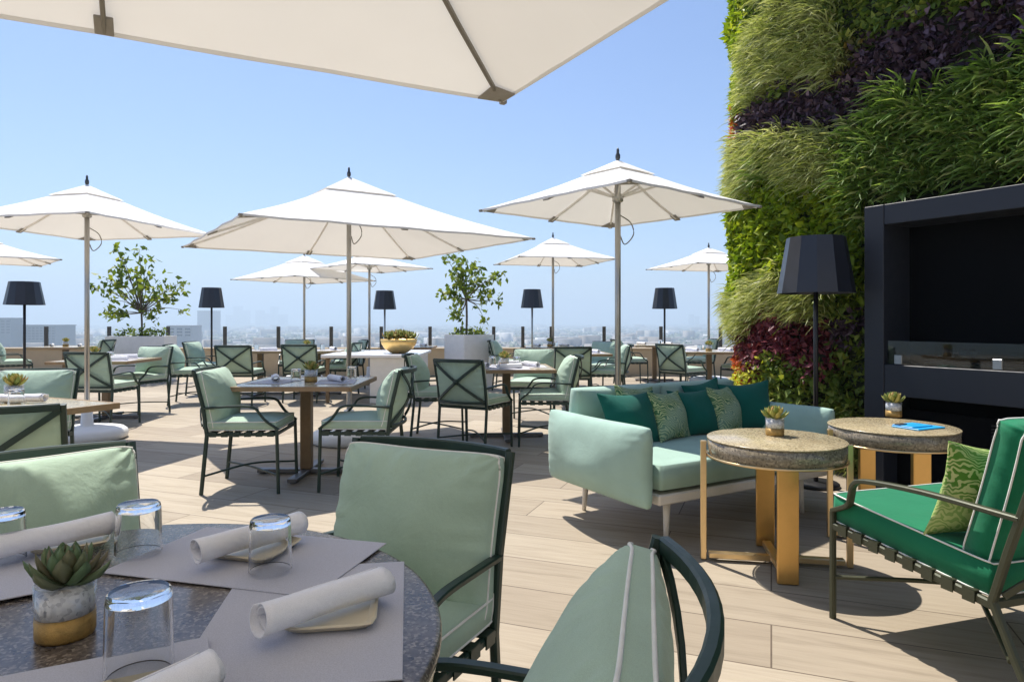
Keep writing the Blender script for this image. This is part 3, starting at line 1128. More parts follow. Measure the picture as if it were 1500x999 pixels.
# ------------------------------------------------------------------ umbrellas
def umbrella(x, y, side, rim, top, rot, label, base=True, extra=False, rope=True, pole_r=0.024, ribm='rib_pale', side_pole=False):
    e = empty("market_umbrella", label, "umbrella", (x, y, 0), R(rot), "square white market umbrellas")
    a = side / 2
    def zat(u, v, lift=0.0):
        r = max(abs(u), abs(v))
        w = min(abs(u), abs(v)) / max(r, 1e-6)
        sag = 0.016 * side * math.sin(math.pi * min(1, r)) + 0.0022 * side * r * (math.sin(2 * math.pi * w) ** 2)
        return top - (top - rim) * r - sag + lift
    def sheet(r0, r1, nr, nt, lift):
        vs, fs = [], []
        ring = []
        for k in range(4):
            for i in range(nt):
                s = -1 + 2 * i / nt
                ring.append([(s, -1), (1, s), (-s, 1), (-1, -s)][k])
        n = len(ring)
        for j in range(nr + 1):
            r = r0 + (r1 - r0) * j / nr
            for (p, q) in ring:
                # the hem hangs in very slightly between the ribs
                w = min(abs(p), abs(q))
                ins = 1 - 0.006 * (r ** 3) * math.sin(2 * math.pi * w) ** 2
                vs.append((a * p * r * ins, a * q * r * ins, zat(p * r, q * r, lift)))
        for j in range(nr):
            for i in range(n):
                k = (i + 1) % n
                fs.append((j * n + i, j * n + k, (j + 1) * n + k, (j + 1) * n + i))
        return MB().add(vs, fs, False), n, nr
    mb, n, nr = sheet(0.16, 1.0, 10, 12, 0.0)
    can = mb.build("canopy", M['canopy'], e)
    mb, n, nr = sheet(0.0, 0.27, 5, 8, 0.016)
    mb.build("vent_cap", M['canopy'], can)
    hm = MB()
    edge = []
    for k in range(4):
        for i in range(16):
            s = -1 + 2 * i / 16
            p, q = [(s, -1), (1, s), (-s, 1), (-1, -s)][k]
            w = min(abs(p), abs(q))
            ins = 1 - 0.006 * math.sin(2 * math.pi * w) ** 2
            edge.append((a * p * ins, a * q * ins, zat(p, q) - 0.006))
    hm.flat(edge, 0.004, 0.018, closed=True)
    hm.build("hem", M['canopy'], can)
    dirs = [(1, 1), (1, 0), (1, -1), (0, -1), (-1, -1), (-1, 0), (-1, 1), (0, 1)]
    if extra:
        dirs = [(1, 1), (1, -1), (-1, -1), (-1, 1), (1, .094), (-1, .094), (.094, 1), (.094, -1)]
    hub = top - 0.07
    for (p, q) in dirs:
        rb = MB()
        pts = [(a * p * r, a * q * r, zat(p * r, q * r) - 0.018) for r in (0.03, 0.25, .5, .75, 0.985)]
        rb.flat(pts, 0.016, 0.022)
        ribo = rb.build("rib", M[ribm], e)
        pk = MB()
        L = math.hypot(p, q)
        t = 0.965
        c = Vector((a * p * t, a * q * t, zat(p * t, q * t) - 0.017))
        if abs(p) == 1 and abs(q) == 1:
            s2 = 0.10
            k0 = Vector((a * p * .998, a * q * .998, zat(p, q) - 0.008))
            k1 = Vector((a * p * (1 - s2 / a * 1.3), a * q * .998, zat(p, q) - 0.012))
            k2 = Vector((a * p * .998, a * q * (1 - s2 / a * 1.3), zat(p, q) - 0.012))
            k3 = Vector((a * p * (1 - s2 / a), a * q * (1 - s2 / a), zat(p * (1 - s2 / a), q * (1 - s2 / a)) - 0.012))
            dz = Vector((0, 0, 0.006))
            pk.add([k0, k1, k3, k2, k0 - dz, k1 - dz, k3 - dz, k2 - dz], [(0, 1, 2, 3), (7, 6, 5, 4), (0, 4, 5, 1), (1, 5, 6, 2), (2, 6, 7, 3), (3, 7, 4, 0)])
            pk.box((a * p * 1.004, a * q * 1.004, zat(p, q) - .010), (0.03, 0.03, 0.02), 0.004)
        else:
            ang = math.atan2(q, p) if not extra else (0 if abs(p) == 1 else H_)
            c = Vector((a * p * .965, a * q * .965, zat(p * .965, q * .965) - 0.020))
            pk.box((0, 0, 0), (0.085, 0.06, 0.012), 0.003, Matrix.Translation(c) @ Matrix.Rotation(ang, 4, 'Z') @ Matrix.Rotation(math.atan2(top - rim, a) , 4, 'Y'))
        pk.build("rib_pocket", M['hem'], ribo)
        st = MB()
        r = 0.34
        st.flat([(a * p * .02, a * q * .02, hub - 0.22), (a * p * r, a * q * r, zat(p * r, q * r) - 0.032)], 0.012, 0.018)
        st.build("strut", M[ribm], e)
    MB().lathe([(0.03, hub - .26), (0.045, hub - .25), (0.045, hub - .20), (0.03, hub - .19)], 14).build("runner", M['alu'], e)
    if side_pole:      # hung from an arm on a mast standing beside the canopy
        ap = MB()
        ap.flat([(0, -a - .75, top + .10), (0, -a * .4, top + .22), (0, .05, top + .16)], .05, .08)
        ap.bar((0, 0, top - .02), (0, 0, top + .14), .04)
        ap.build("arm", M['alu'], e)
        MB().bar((0, -a - .75, .03), (0, -a - .75, top + .14), .08, .08, (0, 1, 0)).build("pole", M['alu'], e)
        MB().box((0, -a - .75, .05), (.8, .8, .1), .02).build("base", M['white'], e)
    else:
        MB().lathe([(pole_r, 0.05), (pole_r, top - 0.02)], 16).build("pole", M['alu'], e)
    MB().lathe([(0.014, top + 0.015), (0.02, top + .03), (0.02, top + 0.055), (0.012, top + .07), (0.011, top + .10), (0.004, top + .115)], 12).build("finial", M['finial'], e)
    if rope:
        rp = MB()
        rp.tube(curve([(0.03, 0.0, hub - .36), (0.10, -0.05, hub - .42), (0.10, -.08, hub - .52), (0.04, -.04, hub - .60), (0.026, 0, hub - .52)], 5), 0.005, 6)
        rp.build("pull_rope", M['rib'], e)
    if base:
        MB().lathe([(0.345, 0), (0.372, 0.015), (0.38, 0.05), (0.372, 0.09), (0.34, 0.115), (0.27, 0.13), (0.12, 0.138), (0.06, 0.145), (0.05, 0.32), (0.027, 0.33)], 40).build("base", M['white'], e)
    return e

umbrella(-0.706, 1.03, 3.2, 2.265, 2.95, 28.0, "huge white umbrella canopy overhead cut off by the top edge", False, False, False, ribm='rib', side_pole=True)
umbrella(-1.66, 6.95, 2.68, 2.03, 2.68, 34, "widest white umbrella in the middle over the two-seat table")
umbrella(0.86, 5.55, 1.58, 2.15, 2.52, 40, "white umbrella behind the sofa beside the living wall")
umbrella(-4.42, 7.10, 1.75, 2.20, 2.63, 77, "white umbrella at the left over the crossed-back chair")
umbrella(-4.26, 14.0, 2.0, 2.07, 2.56, 55, "far white umbrella left of the wide umbrella's pole, low")
umbrella(-2.82, 13.5, 1.75, 2.27, 2.57, 45, "far white umbrella half hidden behind the wide umbrella's rim")
umbrella(0.78, 13.0, 1.85, 2.36, 2.80, 15, "far white umbrella between the leafy planter tree and the sofa umbrella")
umbrella(3.89, 13.5, 1.75, 2.29, 2.66, 20, "far white umbrella partly hidden by the living wall")
umbrella(-7.75, 10.0, 1.65, 2.13, 2.45, 43, "white umbrella at the left edge with only one corner in view")

# ------------------------------------------------------------------ lamps
def lamp(x, y, dia, h, label, sh=0.34, n=12, pole_m='black'):
    e = empty("floor_lamp", label, "lamp", (x, y, 0), R(8), "black floor lamps")
    r1, r0 = dia / 2, dia / 2 * 0.75
    s = MB()
    s.lathe([(r1, h - sh), (r0, h)], n, smooth=False, caps=False)
    s.lathe([(r0 - .006, h), (r1 - .006, h - sh)], n, smooth=False, caps=False)
    s.lathe([(r0, h), (r0 - .006, h)], n, smooth=False, caps=False)
    s.lathe([(r1 - .006, h - sh), (r1, h - sh)], n, smooth=False, caps=False)
    s.lathe([(r0 - .007, h - .012), (0.001, h - .012)], n, smooth=False, caps=False)
    s.build("lamp_shade", M['shade'], e)
    MB().lathe([(0.017, 0.03), (0.017, h - 0.02)], 14).build("lamp_pole", M[pole_m], e)
    MB().lathe([(0.16, 0), (0.165, 0.006), (0.165, 0.022), (0.155, 0.03), (0.03, 0.034)], 32).build("lamp_base", M['black'], e)
    return e
lamp(2.27, 5.10, 0.545, 1.85, "large black floor lamp with faceted shade before the living wall", 0.415)
lamp(-6.57, 9.2, 0.475, 1.755, "black floor lamp at the far left edge", 0.31)
lamp(-5.28, 12.0, 0.435, 1.81, "black floor lamp right of the long white planter", 0.35)
lamp(-2.33, 12.5, 0.42, 1.78, "black floor lamp behind the gold bowl", 0.34, pole_m='alu')
lamp(0.36, 12.2, 0.41, 1.79, "black floor lamp left of the small far umbrella pole", 0.33, pole_m='alu')
lamp(2.66, 11.9, 0.44, 1.80, "black floor lamp over the crossed-back chair near the living wall", 0.36)

# ------------------------------------------------------------------ planters and trees
def leaves(centres, spread, per, size, seed):
    g = np.random.default_rng(seed)
    vs, qs = [], []
    for (c, s) in zip(centres, spread):
        for i in range(per):
            p = np.array(c) + g.normal(0, 1, 3) * s * np.array([1, 1, .85])
            d = g.normal(0, 1, 3) + np.array([0, 0, -.25]); d /= np.linalg.norm(d)
            u = np.cross(d, g.normal(0, 1, 3)); u /= np.linalg.norm(u)
            nn = np.cross(d, u)
            L = size * g.uniform(.65, 1.25); w = L * .27
            vs += [p, p + d * L * .45 + u * w + nn * w * .35, p + d * L, p + d * L * .45 - u * w + nn * w * .35]
            k = len(vs) - 4
            qs.append([k, k + 1, k + 2, k + 3])
    return np.array(vs), np.array(qs)

def tree(x, y, z0, label, fork, tips, per, size, seed, spread=.10, tr=0.02):
    e = empty("potted_tree", label, "tree", (x, y, z0))
    t = MB()
    t.tube(curve([(0, 0, 0), (0.01, 0, fork * .5), (0, 0, fork)], 4), tr, 8)
    cs, sp = [], []
    rr = random.Random(seed)
    for (tx, ty, tz) in tips:
        mid = Vector((tx * .45 + rr.uniform(-.05, .05), ty * .5, fork + (tz - fork) * .55 + rr.uniform(-.04, .06)))
        pts = curve([(0, 0, fork - .03), mid, (tx, ty, tz)], 4)
        t.tube(pts, tr * .6, 6, scales=[1 - .75 * i / (len(pts) - 1) for i in range(len(pts))])
        for f, s in ((1.0, spread), (.75, spread * .8))[:1 if rr.random() < .45 else 2]:
            q = mid.lerp(Vector((tx, ty, tz)), (f - .5) * 2)
            cs.append(tuple(q)); sp.append(s)
    t.build("trunk", M['bark'], e)
    v_, q_ = leaves(cs, sp, per, size, seed)
    np_mesh("crown", v_, q_, M['lemonleaf'], e)
    return e

def px_tips(px0, Y, z0, pts, seed):
    rr = random.Random(seed)
    return [((px - px0) / 1000 * Y, rr.uniform(-.35, .35), EYE + (470 - py) / 1000 * Y - z0) for (px, py) in pts]

PY1 = 14.0
pz1 = 0.92
pl = empty("planter_box", "long pale grey planter box with low greenery at the left", "planter", (-7.6, PY1, 0))
bx = MB()
bx.box((0, -0.24, pz1 / 2), (1.2, 0.04, pz1), .006); bx.box((0, 0.24, pz1 / 2), (1.2, 0.04, pz1), .006)
bx.box((-.58, 0, pz1 / 2), (0.04, 0.438, pz1)); bx.box((.58, 0, pz1 / 2), (0.04, 0.438, pz1))
bx.build("box", M['planter'], pl)
MB().box((0, 0, pz1 - .07), (1.118, 0.438, 0.04)).build("soil", M['soil'], pl)
v_, q_ = leaves([(-.45 + .1 * i + .03 * math.sin(i * 5), .05 * math.cos(i * 3), pz1 + .0 + .05 * (i % 3)) for i in range(10)], [.055] * 10, 26, .09, 5)
np_mesh("groundcover", v_, q_, M['lemonleaf'], pl)["kind"] = "stuff"
tips1 = px_tips(206, PY1, pz1 - .05, [(178, 366), (202, 366), (184, 380), (195, 395), (158, 398), (166, 410), (148, 420), (160, 426), (176, 405), (205, 410), (222, 412), (216, 402), (185, 425),
                                     (165, 440), (155, 460), (178, 456), (200, 448), (215, 432), (236, 430), (246, 436), (258, 424), (276, 414), (262, 454), (232, 448), (230, 463), (225, 420), (190, 412), (172, 390), (208, 380), (240, 420), (196, 436), (150, 462)], 3)
tree(-7.6, PY1, pz1 - .05, "airy leafy tree with wide crown in the long planter", .55, tips1, 12, .142, 3, .068)

PX2 = 683; PY2 = 12.6; X2 = (PX2 - 750) / 1000 * PY2
pz2 = 0.98
pl = empty("planter_box", "square pale grey planter seen on its corner behind the chairs", "planter", (X2 + .05, PY2, 0), R(38))
bx = MB(); s = .66
bx.box((0, -s / 2 + .02, pz2 / 2), (s, .04, pz2), .006); bx.box((0, s / 2 - .02, pz2 / 2), (s, .04, pz2), .006)
bx.box((-s / 2 + .02, 0, pz2 / 2), (.04, s - .082, pz2)); bx.box((s / 2 - .02, 0, pz2 / 2), (.04, s - .082, pz2))
bx.build("box", M['planter'], pl)
MB().box((0, 0, pz2 - .06), (s - .082, s - .082, .04)).build("soil", M['soil'], pl)
v_, q_ = leaves([(.22 * math.cos(i * .9), .22 * math.sin(i * .9), pz2 + .03 * (i % 2)) for i in range(7)], [.06] * 7, 24, .09, 6)
np_mesh("groundcover", v_, q_, M['lemonleaf'], pl)["kind"] = "stuff"
tips2 = px_tips(PX2, PY2, pz2 - .05, [(654, 378), (668, 376), (676, 386), (662, 398), (672, 404), (690, 392), (698, 390), (680, 412), (705, 410), (722, 406), (730, 404), (716, 428), (706, 446), (712, 436), (668, 440), (658, 432), (650, 430), (684, 428), (696, 428), (676, 424), (666, 412), (662, 460), (672, 464), (708, 466), (692, 412), (728, 440)], 9)
tree(X2, PY2, pz2 - .05, "compact leafy lollipop tree in the square planter", .72, tips2, 17, .118, 9, .056)

# ------------------------------------------------------------------ white counter and gold bowl
bc = empty("serving_counter", "white marble-topped serving counter holding the gold bowl", "counter", (-1.78, 10.1, 0))
MB().box((0, .85, .34), (.66, 1.66, .68), .01).build("cabinet", M['white'], bc)
MB().box((-.33, .85, .705), (1.42, 1.78, .045), .006).build("countertop", M['marble'], bc)
for yy in (.12, 1.55):
    MB().box((-.98, yy, .341), (.05, .05, .68), .004).build("leg", M['post'], bc)
bw = empty("fruit_bowl", "wide gold bowl of yellow and green plants on the white counter", "bowl", (-1.76, 10.62, .7285))
MB().lathe([(.10, 0), (.13, .008), (.22, .07), (.27, .15), (.283, .215), (.276, .217), (.262, .15), (.21, .08), (.02, .03)], 40).build("bowl", M['gold'], bw)
mb = MB()
rr = random.Random(4)
for i in range(22):
    s_ = succulent_mb(.095, 12, i, .06)
    a_, r_ = i * 2.4, .22 * math.sqrt((i + .5) / 22)
    s_.v = [(p[0] + r_ * math.cos(a_), p[1] + r_ * math.sin(a_), p[2] + .215 + .05 * (1 - r_ / .22) + rr.uniform(-.01, .045)) for p in s_.v]
    mb.add(s_.v, s_.f, True)
mb.build("succulents", M['bloom'], bw)

# ------------------------------------------------------------------ sofa
SO_C, SO_A = (1.165, 4.41), R(30.5)
SL, SD = 1.68, 0.96
so = empty("sofa", "pale green two-seat sofa on a white frame with deep arm cushions", "sofa", (*SO_C, 0), SO_A)
fb = MB()
fb.box((0, 0, .268), (SL - .25, SD - .02, .056), .008)
fb.box((0, SD / 2 - .09, .40), (SL - .3, .03, .21), .005)
fb.build("base_frame", M['whitewood'], so)
for sx in (-1, 1):
    for sy in (-1, 1):
        l = MB()
        x0, y0 = sx * (SL / 2 - .27), sy * (SD / 2 - .11)
        l.sweep([(x0 + sx * .015, y0 + sy * .01, 0), (x0, y0, .243)], [(.021 * math.cos(i * math.pi / 6), .021 * math.sin(i * math.pi / 6)) for i in range(12)], up=(0, 1, 0), smooth=True, scales=[.62, 1.1])
        l.build("leg", M['whitewood'], so)
for sx in (-1, 1):
    b, p = pillow(SD, .445, .235, .022, 38, .04, .003, 2 + sx, .50, 1.0, 1.0, .045)
    mt = T(sx * (SL / 2 - .06), 0, .445) @ Matrix.Rotation(R(90), 4, 'Z')
    xform(b, mt).build("arm_cushion", M['sofa'], so)
for sx in (-1, 1):
    b, p = pillow(.715, .46, .20, .07, 26, .022, .002, 8 + sx, .6)
    mt = T(sx * .356, SD / 2 - .125, .572) @ rotx(R(9))
    xform(b, mt).build("back_cushion", M['sofa'], so)
b, p = pillow(SL - .255, SD - .08, .185, .13, 30, .004, .001, 4, .55)
mt = T(0, -.03, .385) @ rotx(R(90))
xform(b, mt).build("seat_cushion", M['sofa'], so)

def throw_pillow(x, y, z, yaw, tilt, roll, size, mat, label, seed, T_=.17, zsize=None):
    b, p = pillow(size, zsize or size, T_, .006, 30, .155, .003, seed, .72)
    mt = Matrix.Rotation(R(yaw), 4, 'Z') @ rotx(R(tilt)) @ Matrix.Rotation(R(roll), 4, 'Y')
    o = xform(b, mt).build("throw_pillow", mat)
    return o, mt
def sofa_pillow(x, y, z, yaw, tilt, roll, size, mat, label, seed, zs=None):
    o, _ = throw_pillow(0, 0, 0, yaw, tilt, roll, size, mat, label, seed, zsize=zs)
    c, s_ = math.cos(SO_A), math.sin(SO_A)
    o.location = (SO_C[0] + c * x - s_ * y, SO_C[1] + s_ * x + c * y, z)
    o.rotation_euler = (0, 0, SO_A)
    tag(o, label, "pillow", "throw pillows on the sofa")
sofa_pillow(-.44, .09, .622, -6, -20, 0, .43, M['teal'], "dark teal throw pillow at the sofa's left end", 21, .345)
sofa_pillow(-.13, .07, .618, 14, -20, 3, .36, M['palm'], "palm-print throw pillow between the two left dark pillows", 22, .34)
sofa_pillow(.12, .09, .617, -14, -20, -2, .37, M['teal'], "dark teal throw pillow in the middle of the sofa", 23, .335)
sofa_pillow(.37, .06, .622, 18, -20, 2, .36, M['palm'], "palm-print throw pillow second from the sofa's right arm", 24, .345)
sofa_pillow(.60, .07, .632, -24, -18, -4, .40, M['teal'], "dark teal throw pillow against the sofa's right arm", 25, .36)
sofa_pillow(-.30, .20, .650, 3, -14, 5, .34, M['palm'], "palm-print pillow peeking out above the leftmost dark pillow", 26, .33)
sofa_pillow(.33, .20, .655, -3, -14, -8, .35, M['teal'], "small dark teal corner peeking above the right palm-print pillow", 27, .33)

# ------------------------------------------------------------------ brass side tables
def side_table(x, y, ang, label):
    e = empty("side_table", label, "side table", (x, y, 0), ang, "round brass side tables")
    r, h = .335, .635
    MB().lathe([(r - .004, h - .008), (r, h - .005), (r, h - .002), (r - .003, h)], 72).build("tabletop", M['terrazzo'], e)
    MB().lathe([(r - .006, h - .085), (r - .003, h - .083), (r - .003, h - .0085), (r - .006, h - .0085)], 72).build("apron", M['terrazzo_side'], e)
    rg = MB()
    rg.lathe([(r - .002, h - .096), (r + .003, h - .096), (r + .003, h - .0855), (r - .002, h - .0855)], 72, caps=False)
    rg.build("rim_band", M['brass_pale'], e)
    for k in range(4):
        a = k * math.pi / 2
        l = MB()
        wide = (k % 2 == 0)
        w, d = (.095, .03) if wide else (.02, .03)
        rr_ = (r - .06) if wide else (r + .018)
        top = h - .099 if wide else h - .02
        l.box((rr_, 0, top / 2 + .002), (d, w, top - .004), .003)
        l.v = [tuple(Matrix.Rotation(a, 4, 'Z') @ Vector(p)) for p in l.v]
        l.build("leg", M['brass'] if wide else M['brass_pale'], e)
    st = MB()
    st.box((0, 0, .03), (2 * r - .20, .045, .03), .003)
    for sg in (-1, 1):
        st.box((0, sg * (r / 2 + .01), .030), (.045, r - .035, .028), .003)
    st.build("stretcher", M['brass_pale'], e)
    return e
M['terrazzo_side'] = granite("grey_granite_apron", (0.24, 0.20, 0.14), (0.42, 0.36, 0.26), (0.05, 0.045, 0.04), 0.12, 120)
side_table(1.335, 3.46, R(-100), "nearer round granite-topped side table with flat brass legs")
side_table(2.16, 3.88, R(-90), "farther round granite-topped side table by the dark fireplace")
potted_succulent(atpx(1135, 636, .64), .6355, "small white pot with succulent on the nearer brass side table", 1.0, True, 8)
potted_succulent(atpx(1309, 609, .64), .6355, "small pot with yellow succulent on the farther brass side table", 1.0, True, 9)
bk = empty("blue_booklet", "bright blue menu booklet lying on the farther side table", "booklet", (*atpx(1345, 625, .64), .6355), R(25))
MB().box((0, 0, .004), (.225, .16, .008), .002).build("cover", M['blue'], bk)
MB().box((-.02, .02, .0115), (.17, .12, .006), .002).build("top_card", M['blue'], bk)
MB().box((-.075, .05, .017), (.06, .035, .005), .001).build("clip", M['navy'], bk)

# ------------------------------------------------------------------ emerald lounge chair
LC_F = Vector((-.30, .954))
lc_a = math.atan2(-LC_F.x, LC_F.y)
hw, hd = .375, .34
fl_c = Vector((1.33, 2.83))
rt_v = Vector((LC_F.y, -LC_F.x))
cen = fl_c + rt_v * hw - LC_F * hd
lc = empty("lounge_chair", "emerald green cushioned lounge chair with bronze metal frame at the right", "lounge chair", (cen.x, cen.y, 0), lc_a)
BR = M['bronze']
for s in (-1, 1):
    MB().flat([(s * hw, hd, 0), (s * hw, hd, .44)], .024, .024, (0, 1, 0)).build("front_leg", BR, lc)
    MB().flat(curve([(s * hw, -hd - .17, 0), (s * hw, -hd - .08, .17), (s * hw, -hd, .34)], 4), .026, .024, (0, 1, 0)).build("rear_leg", BR, lc)
    MB().flat([(s * hw, -hd, .33), (s * hw, -hd - .05, .5), (s * (hw - .003), -hd - .17, .88)], .026, .024, (0, 1, 0)).build("back_post", BR, lc)
    arm = curve([(s * hw, -hd - .09, .62), (s * (hw + .01), -.10, .625), (s * (hw + .02), .14, .61), (s * (hw + .02), .205, .585), (s * (hw + .016), .225, .535), (s * (hw + .008), .25, .49), (s * hw, hd, .445)], 4)
    MB().flat(arm, .028, .018).build("armrest", BR, lc)
sf = MB()
sf.flat([(-hw, hd, .385), (hw, hd, .385)], .022, .03)
sf.flat([(-hw, -hd, .325), (hw, -hd, .325)], .022, .03)
for s in (-1, 1):
    sf.flat([(s * hw, -hd, .324), (s * hw, hd, .384)], .022, .03)
for i in range(8):
    y = -hd + .07 + i * .078
    z = .325 + .06 * (y + hd) / (2 * hd)
    sf.box((0, y, z + .018), (2 * hw + .03, .042, .006))
    for s in (-1, 1):
        sf.box((s * (hw + .0135), y, z), (.004, .044, .042))
sf.build("seat_frame", BR, lc)
st = MB()
for s in (-1, 1):
    st.flat(curve([(s * hw, -hd - .06, .17), (0, 0, .20 + .012 * s), (-s * hw, hd, .17)], 5), .016, .016)
st.build("stretcher", BR, lc)
bf = MB()
def lk(u, z):
    f = (z - .33) / .55
    return Vector((u * (hw - .01), -hd - .17 * f - .02 - .03 * (1 - u * u), z))
U = [-1 + i / 6 for i in range(13)]
bf.flat([lk(u, .87) for u in U], .022, .03)
bf.flat([lk(u, .36 + (u + 1) / 2 * .5) for u in U], .010, .024)
bf.flat([lk(u, .86 - (u + 1) / 2 * .5) + Vector((0, -.011, 0)) for u in U], .010, .024)
bf.build("backrest_frame", BR, lc)
tilt = math.atan2(.06, 2 * hd)
b, p = pillow(.74, .70, .125, .105, 26, .006, .001, 31, .5)
mt = T(0, .01, .428) @ rotx(R(90) + tilt)
o = xform(b, mt).build("seat_cushion", M['emerald'], lc)
xform(p, mt).build("piping", M['piping'], o)
b, p = pillow(.72, .50, .20, .085, 40, .025, .006, 33, .7)
mt = T(0, -hd + .015, .665) @ rotx(R(15))
o = xform(b, mt).build("back_cushion", M['emerald'], lc)
xform(p, mt).build("piping", M['piping'], o)
o, _ = throw_pillow(0, 0, 0, -16, 16, 4, .37, M['palm_lime'], "", 35, .17)
c_, s_ = math.cos(lc_a), math.sin(lc_a)
lx, ly = -.20, -hd + .155
o.location = (cen.x + c_ * lx - s_ * ly, cen.y + s_ * lx + c_ * ly, .635)
o.rotation_euler = (0, 0, lc_a)
tag(o, "lime palm-print throw pillow leaning on the emerald lounge chair's back", "pillow")

# ------------------------------------------------------------------ fireplace console
WA = math.atan2(-.862, .507)
fp = empty("outdoor_fireplace", "dark navy outdoor fireplace cabinet with glass guard at the right", "fireplace", (2.58, 5.0, 0), WA)
FW, FH, FD, PT = 2.5, 2.06, .36, .145
fr = MB()
fr.box((PT / 2, FD / 2, FH / 2), (PT, FD, FH), .004)
fr.box((FW - PT / 2, FD / 2, FH / 2), (PT, FD, FH), .004)
fr.box((FW / 2, FD / 2 , FH - PT / 2), (FW - 2 * PT - .004, FD - .004, PT), .004)
fr.box((FW / 2, FD / 2, .81), (FW - 2 * PT - .004, FD - .006, .22), .004)
fr.build("cabinet_frame", M['navy'], fp)
MB().box((FW / 2, FD - .02, FH / 2 - .02), (FW - 2 * PT - .004, .03, FH - .10)).build("back_panel", M['recess'], fp)
MB().box((FW / 2, .18, .30), (FW - 2 * PT - .006, .03, .59)).build("lower_panel", M['recess'], fp)
vt = MB()
for i in range(6):
    vt.box((.95, .155, .44 + i * .022), (.36, .02, .010))
vt.build("vent_grille", M['black'], fp)
MB().box((FW / 2, .03, 1.005), (FW - 2 * PT - .03, .008, .165)).build("glass_guard", M['pane'], fp)
for xx in (.235, .86, 1.5, 2.2):
    MB().box((xx, .03, .957), (.055, .018, .065), .003).build("glass_clip", M['clip'], fp)
bu = MB()
bu.box((FW / 2, .2, .935), (FW - .7, .12, .03), .004)
bu.build("burner", M['black'], fp)

# ------------------------------------------------------------------ living wall
lw = empty("living_wall", "tall living wall of mixed grasses and purple and lime foliage", "living wall", (2.13, 6.36, 0), WA)
LWS, LWH = 6.2, 5.4
S0, RC = -1.134, 2.0      # the wall starts with a rounded corner of radius RC
def wall_point(q):
    """arc length q along the face -> local (x, y), outward normal; the corner bends back round a quarter circle"""
    La = RC * math.pi / 2
    if q >= La:
        return S0 + RC + (q - La), .07, np.array([0, -1.0, 0])
    a = (La - q) / RC
    return S0 + RC - RC * math.sin(a), .07 + RC - RC * math.cos(a), np.array([-math.sin(a), -math.cos(a), 0])
bw_ = MB()
out = [wall_point(q)[:2] for q in [i * RC * math.pi / 24 for i in range(13)]] + [(LWS, .07), (LWS, .07 + RC)]
nb = len(out)
bw_.add([(x, y, 0) for x, y in out] + [(x, y, LWH) for x, y in out], [tuple(range(nb)), tuple(range(nb, 2 * nb))[::-1]] + [(i, i + nb, (i + 1) % nb + nb, (i + 1) % nb) for i in range(nb)])
bw_.build("backing_wall", plain("dark_wall_felt", (0.02, 0.028, 0.012), 0.95), lw)

def wob(s, h):
    return .10 * math.sin(3.1 * s + 1.7 * h) + .07 * math.sin(7.3 * s + 1.0) + .05 * math.sin(11 * s + 5 * h)
def zone(s, h):
    w = wob(s, h)
    hh = h + w * .8
    if hh < .42: return 'olive_grass'
    if hh < .80: return 'lime' if s < .42 + w else 'green'
    if hh < 1.20:
        if s < .13 + w * .5 and hh < 1.0: return 'red'
        if s < .95 + 2 * w: return 'purple_red'
        return 'green' if hh < 1.0 else 'purple'
    if hh < 1.50: return 'pale_grass' if s < 1.0 + 2 * w else 'green'
    if hh < 2.42:
        if s > 1.0 + 2 * w and hh > 2.0: return 'spider'
        return 'lime_leaf' if s < 1.15 + w else 'green'
    if hh < 2.86:
        return 'pale_grass' if s < .75 + 2.5 * w else 'spider'
    if hh < 3.27 + .06 * s:
        if s < .16 + w: return 'red' if hh > 3.0 else 'pale_grass'
        return 'purple'
    if s < .13 + w: return 'lime_leaf'
    if hh < 3.95 and s < .75 + 2 * w and hh > 3.35: return 'pale_grass'
    if hh < 3.42 and 0.7 < s < 1.15: return 'amber'
    if hh > 3.9 and math.sin(2.3 * s + 1.3 * hh) > .3: return 'pale_grass'
    return 'green'

ZM = {
    'olive_grass': leafmat("olive_grass_blade", [(0, (0.131, 0.177, 0.040)), (.6, (0.260, 0.300, 0.079)), (1, (0.408, 0.425, 0.128))], .3),
    'pale_grass': leafmat("pale_grass_blade", [(0, (0.205, 0.268, 0.066)), (.5, (0.486, 0.525, 0.176)), (1, (0.660, 0.660, 0.374))], .42),
    'spider': leafmat("spider_plant_blade", [(0, (0.100, 0.174, 0.031)), (.5, (0.216, 0.348, 0.072)), (.85, (0.399, 0.524, 0.143)), (1, (0.660, 0.660, 0.315))], .42),
    'lime': leafmat("yellow_lime_leaf", [(0, (0.371, 0.425, 0.032)), (.6, (0.631, 0.637, 0.064)), (1, (0.660, 0.660, 0.160))], .35),
    'lime_leaf': leafmat("lime_leaf", [(0, (0.115, 0.195, 0.011)), (.5, (0.256, 0.366, 0.020)), (1, (0.486, 0.549, 0.044))], .42),
    'green': leafmat("green_leaf", [(0, (0.083, 0.143, 0.023)), (.6, (0.183, 0.269, 0.043)), (1, (0.367, 0.397, 0.072))], .38),
    'purple': leafmat("dark_purple_leaf", [(0, (0.037, 0.021, 0.035)), (.7, (0.083, 0.050, 0.077)), (1, (0.168, 0.106, 0.135))], .15),
    'purple_red': leafmat("purple_red_leaf", [(0, (0.065, 0.015, 0.022)), (.6, (0.186, 0.032, 0.056)), (1, (0.334, 0.088, 0.112))], .25),
    'red': leafmat("orange_red_leaf", [(0, (0.408, 0.052, 0.024)), (.6, (0.660, 0.142, 0.032)), (1, (0.660, 0.318, 0.047))], .3),
    'amber': leafmat("amber_leaf", [(0, (0.07, 0.09, 0.02)), (.7, (0.16, 0.14, 0.03)), (1, (0.26, 0.17, 0.03))], .3) if True else leafmat("amber_leaf_b", [(0, (0.186, 0.160, 0.024)), (.6, (0.483, 0.248, 0.032)), (1, (0.631, 0.354, 0.047))], .3),
}
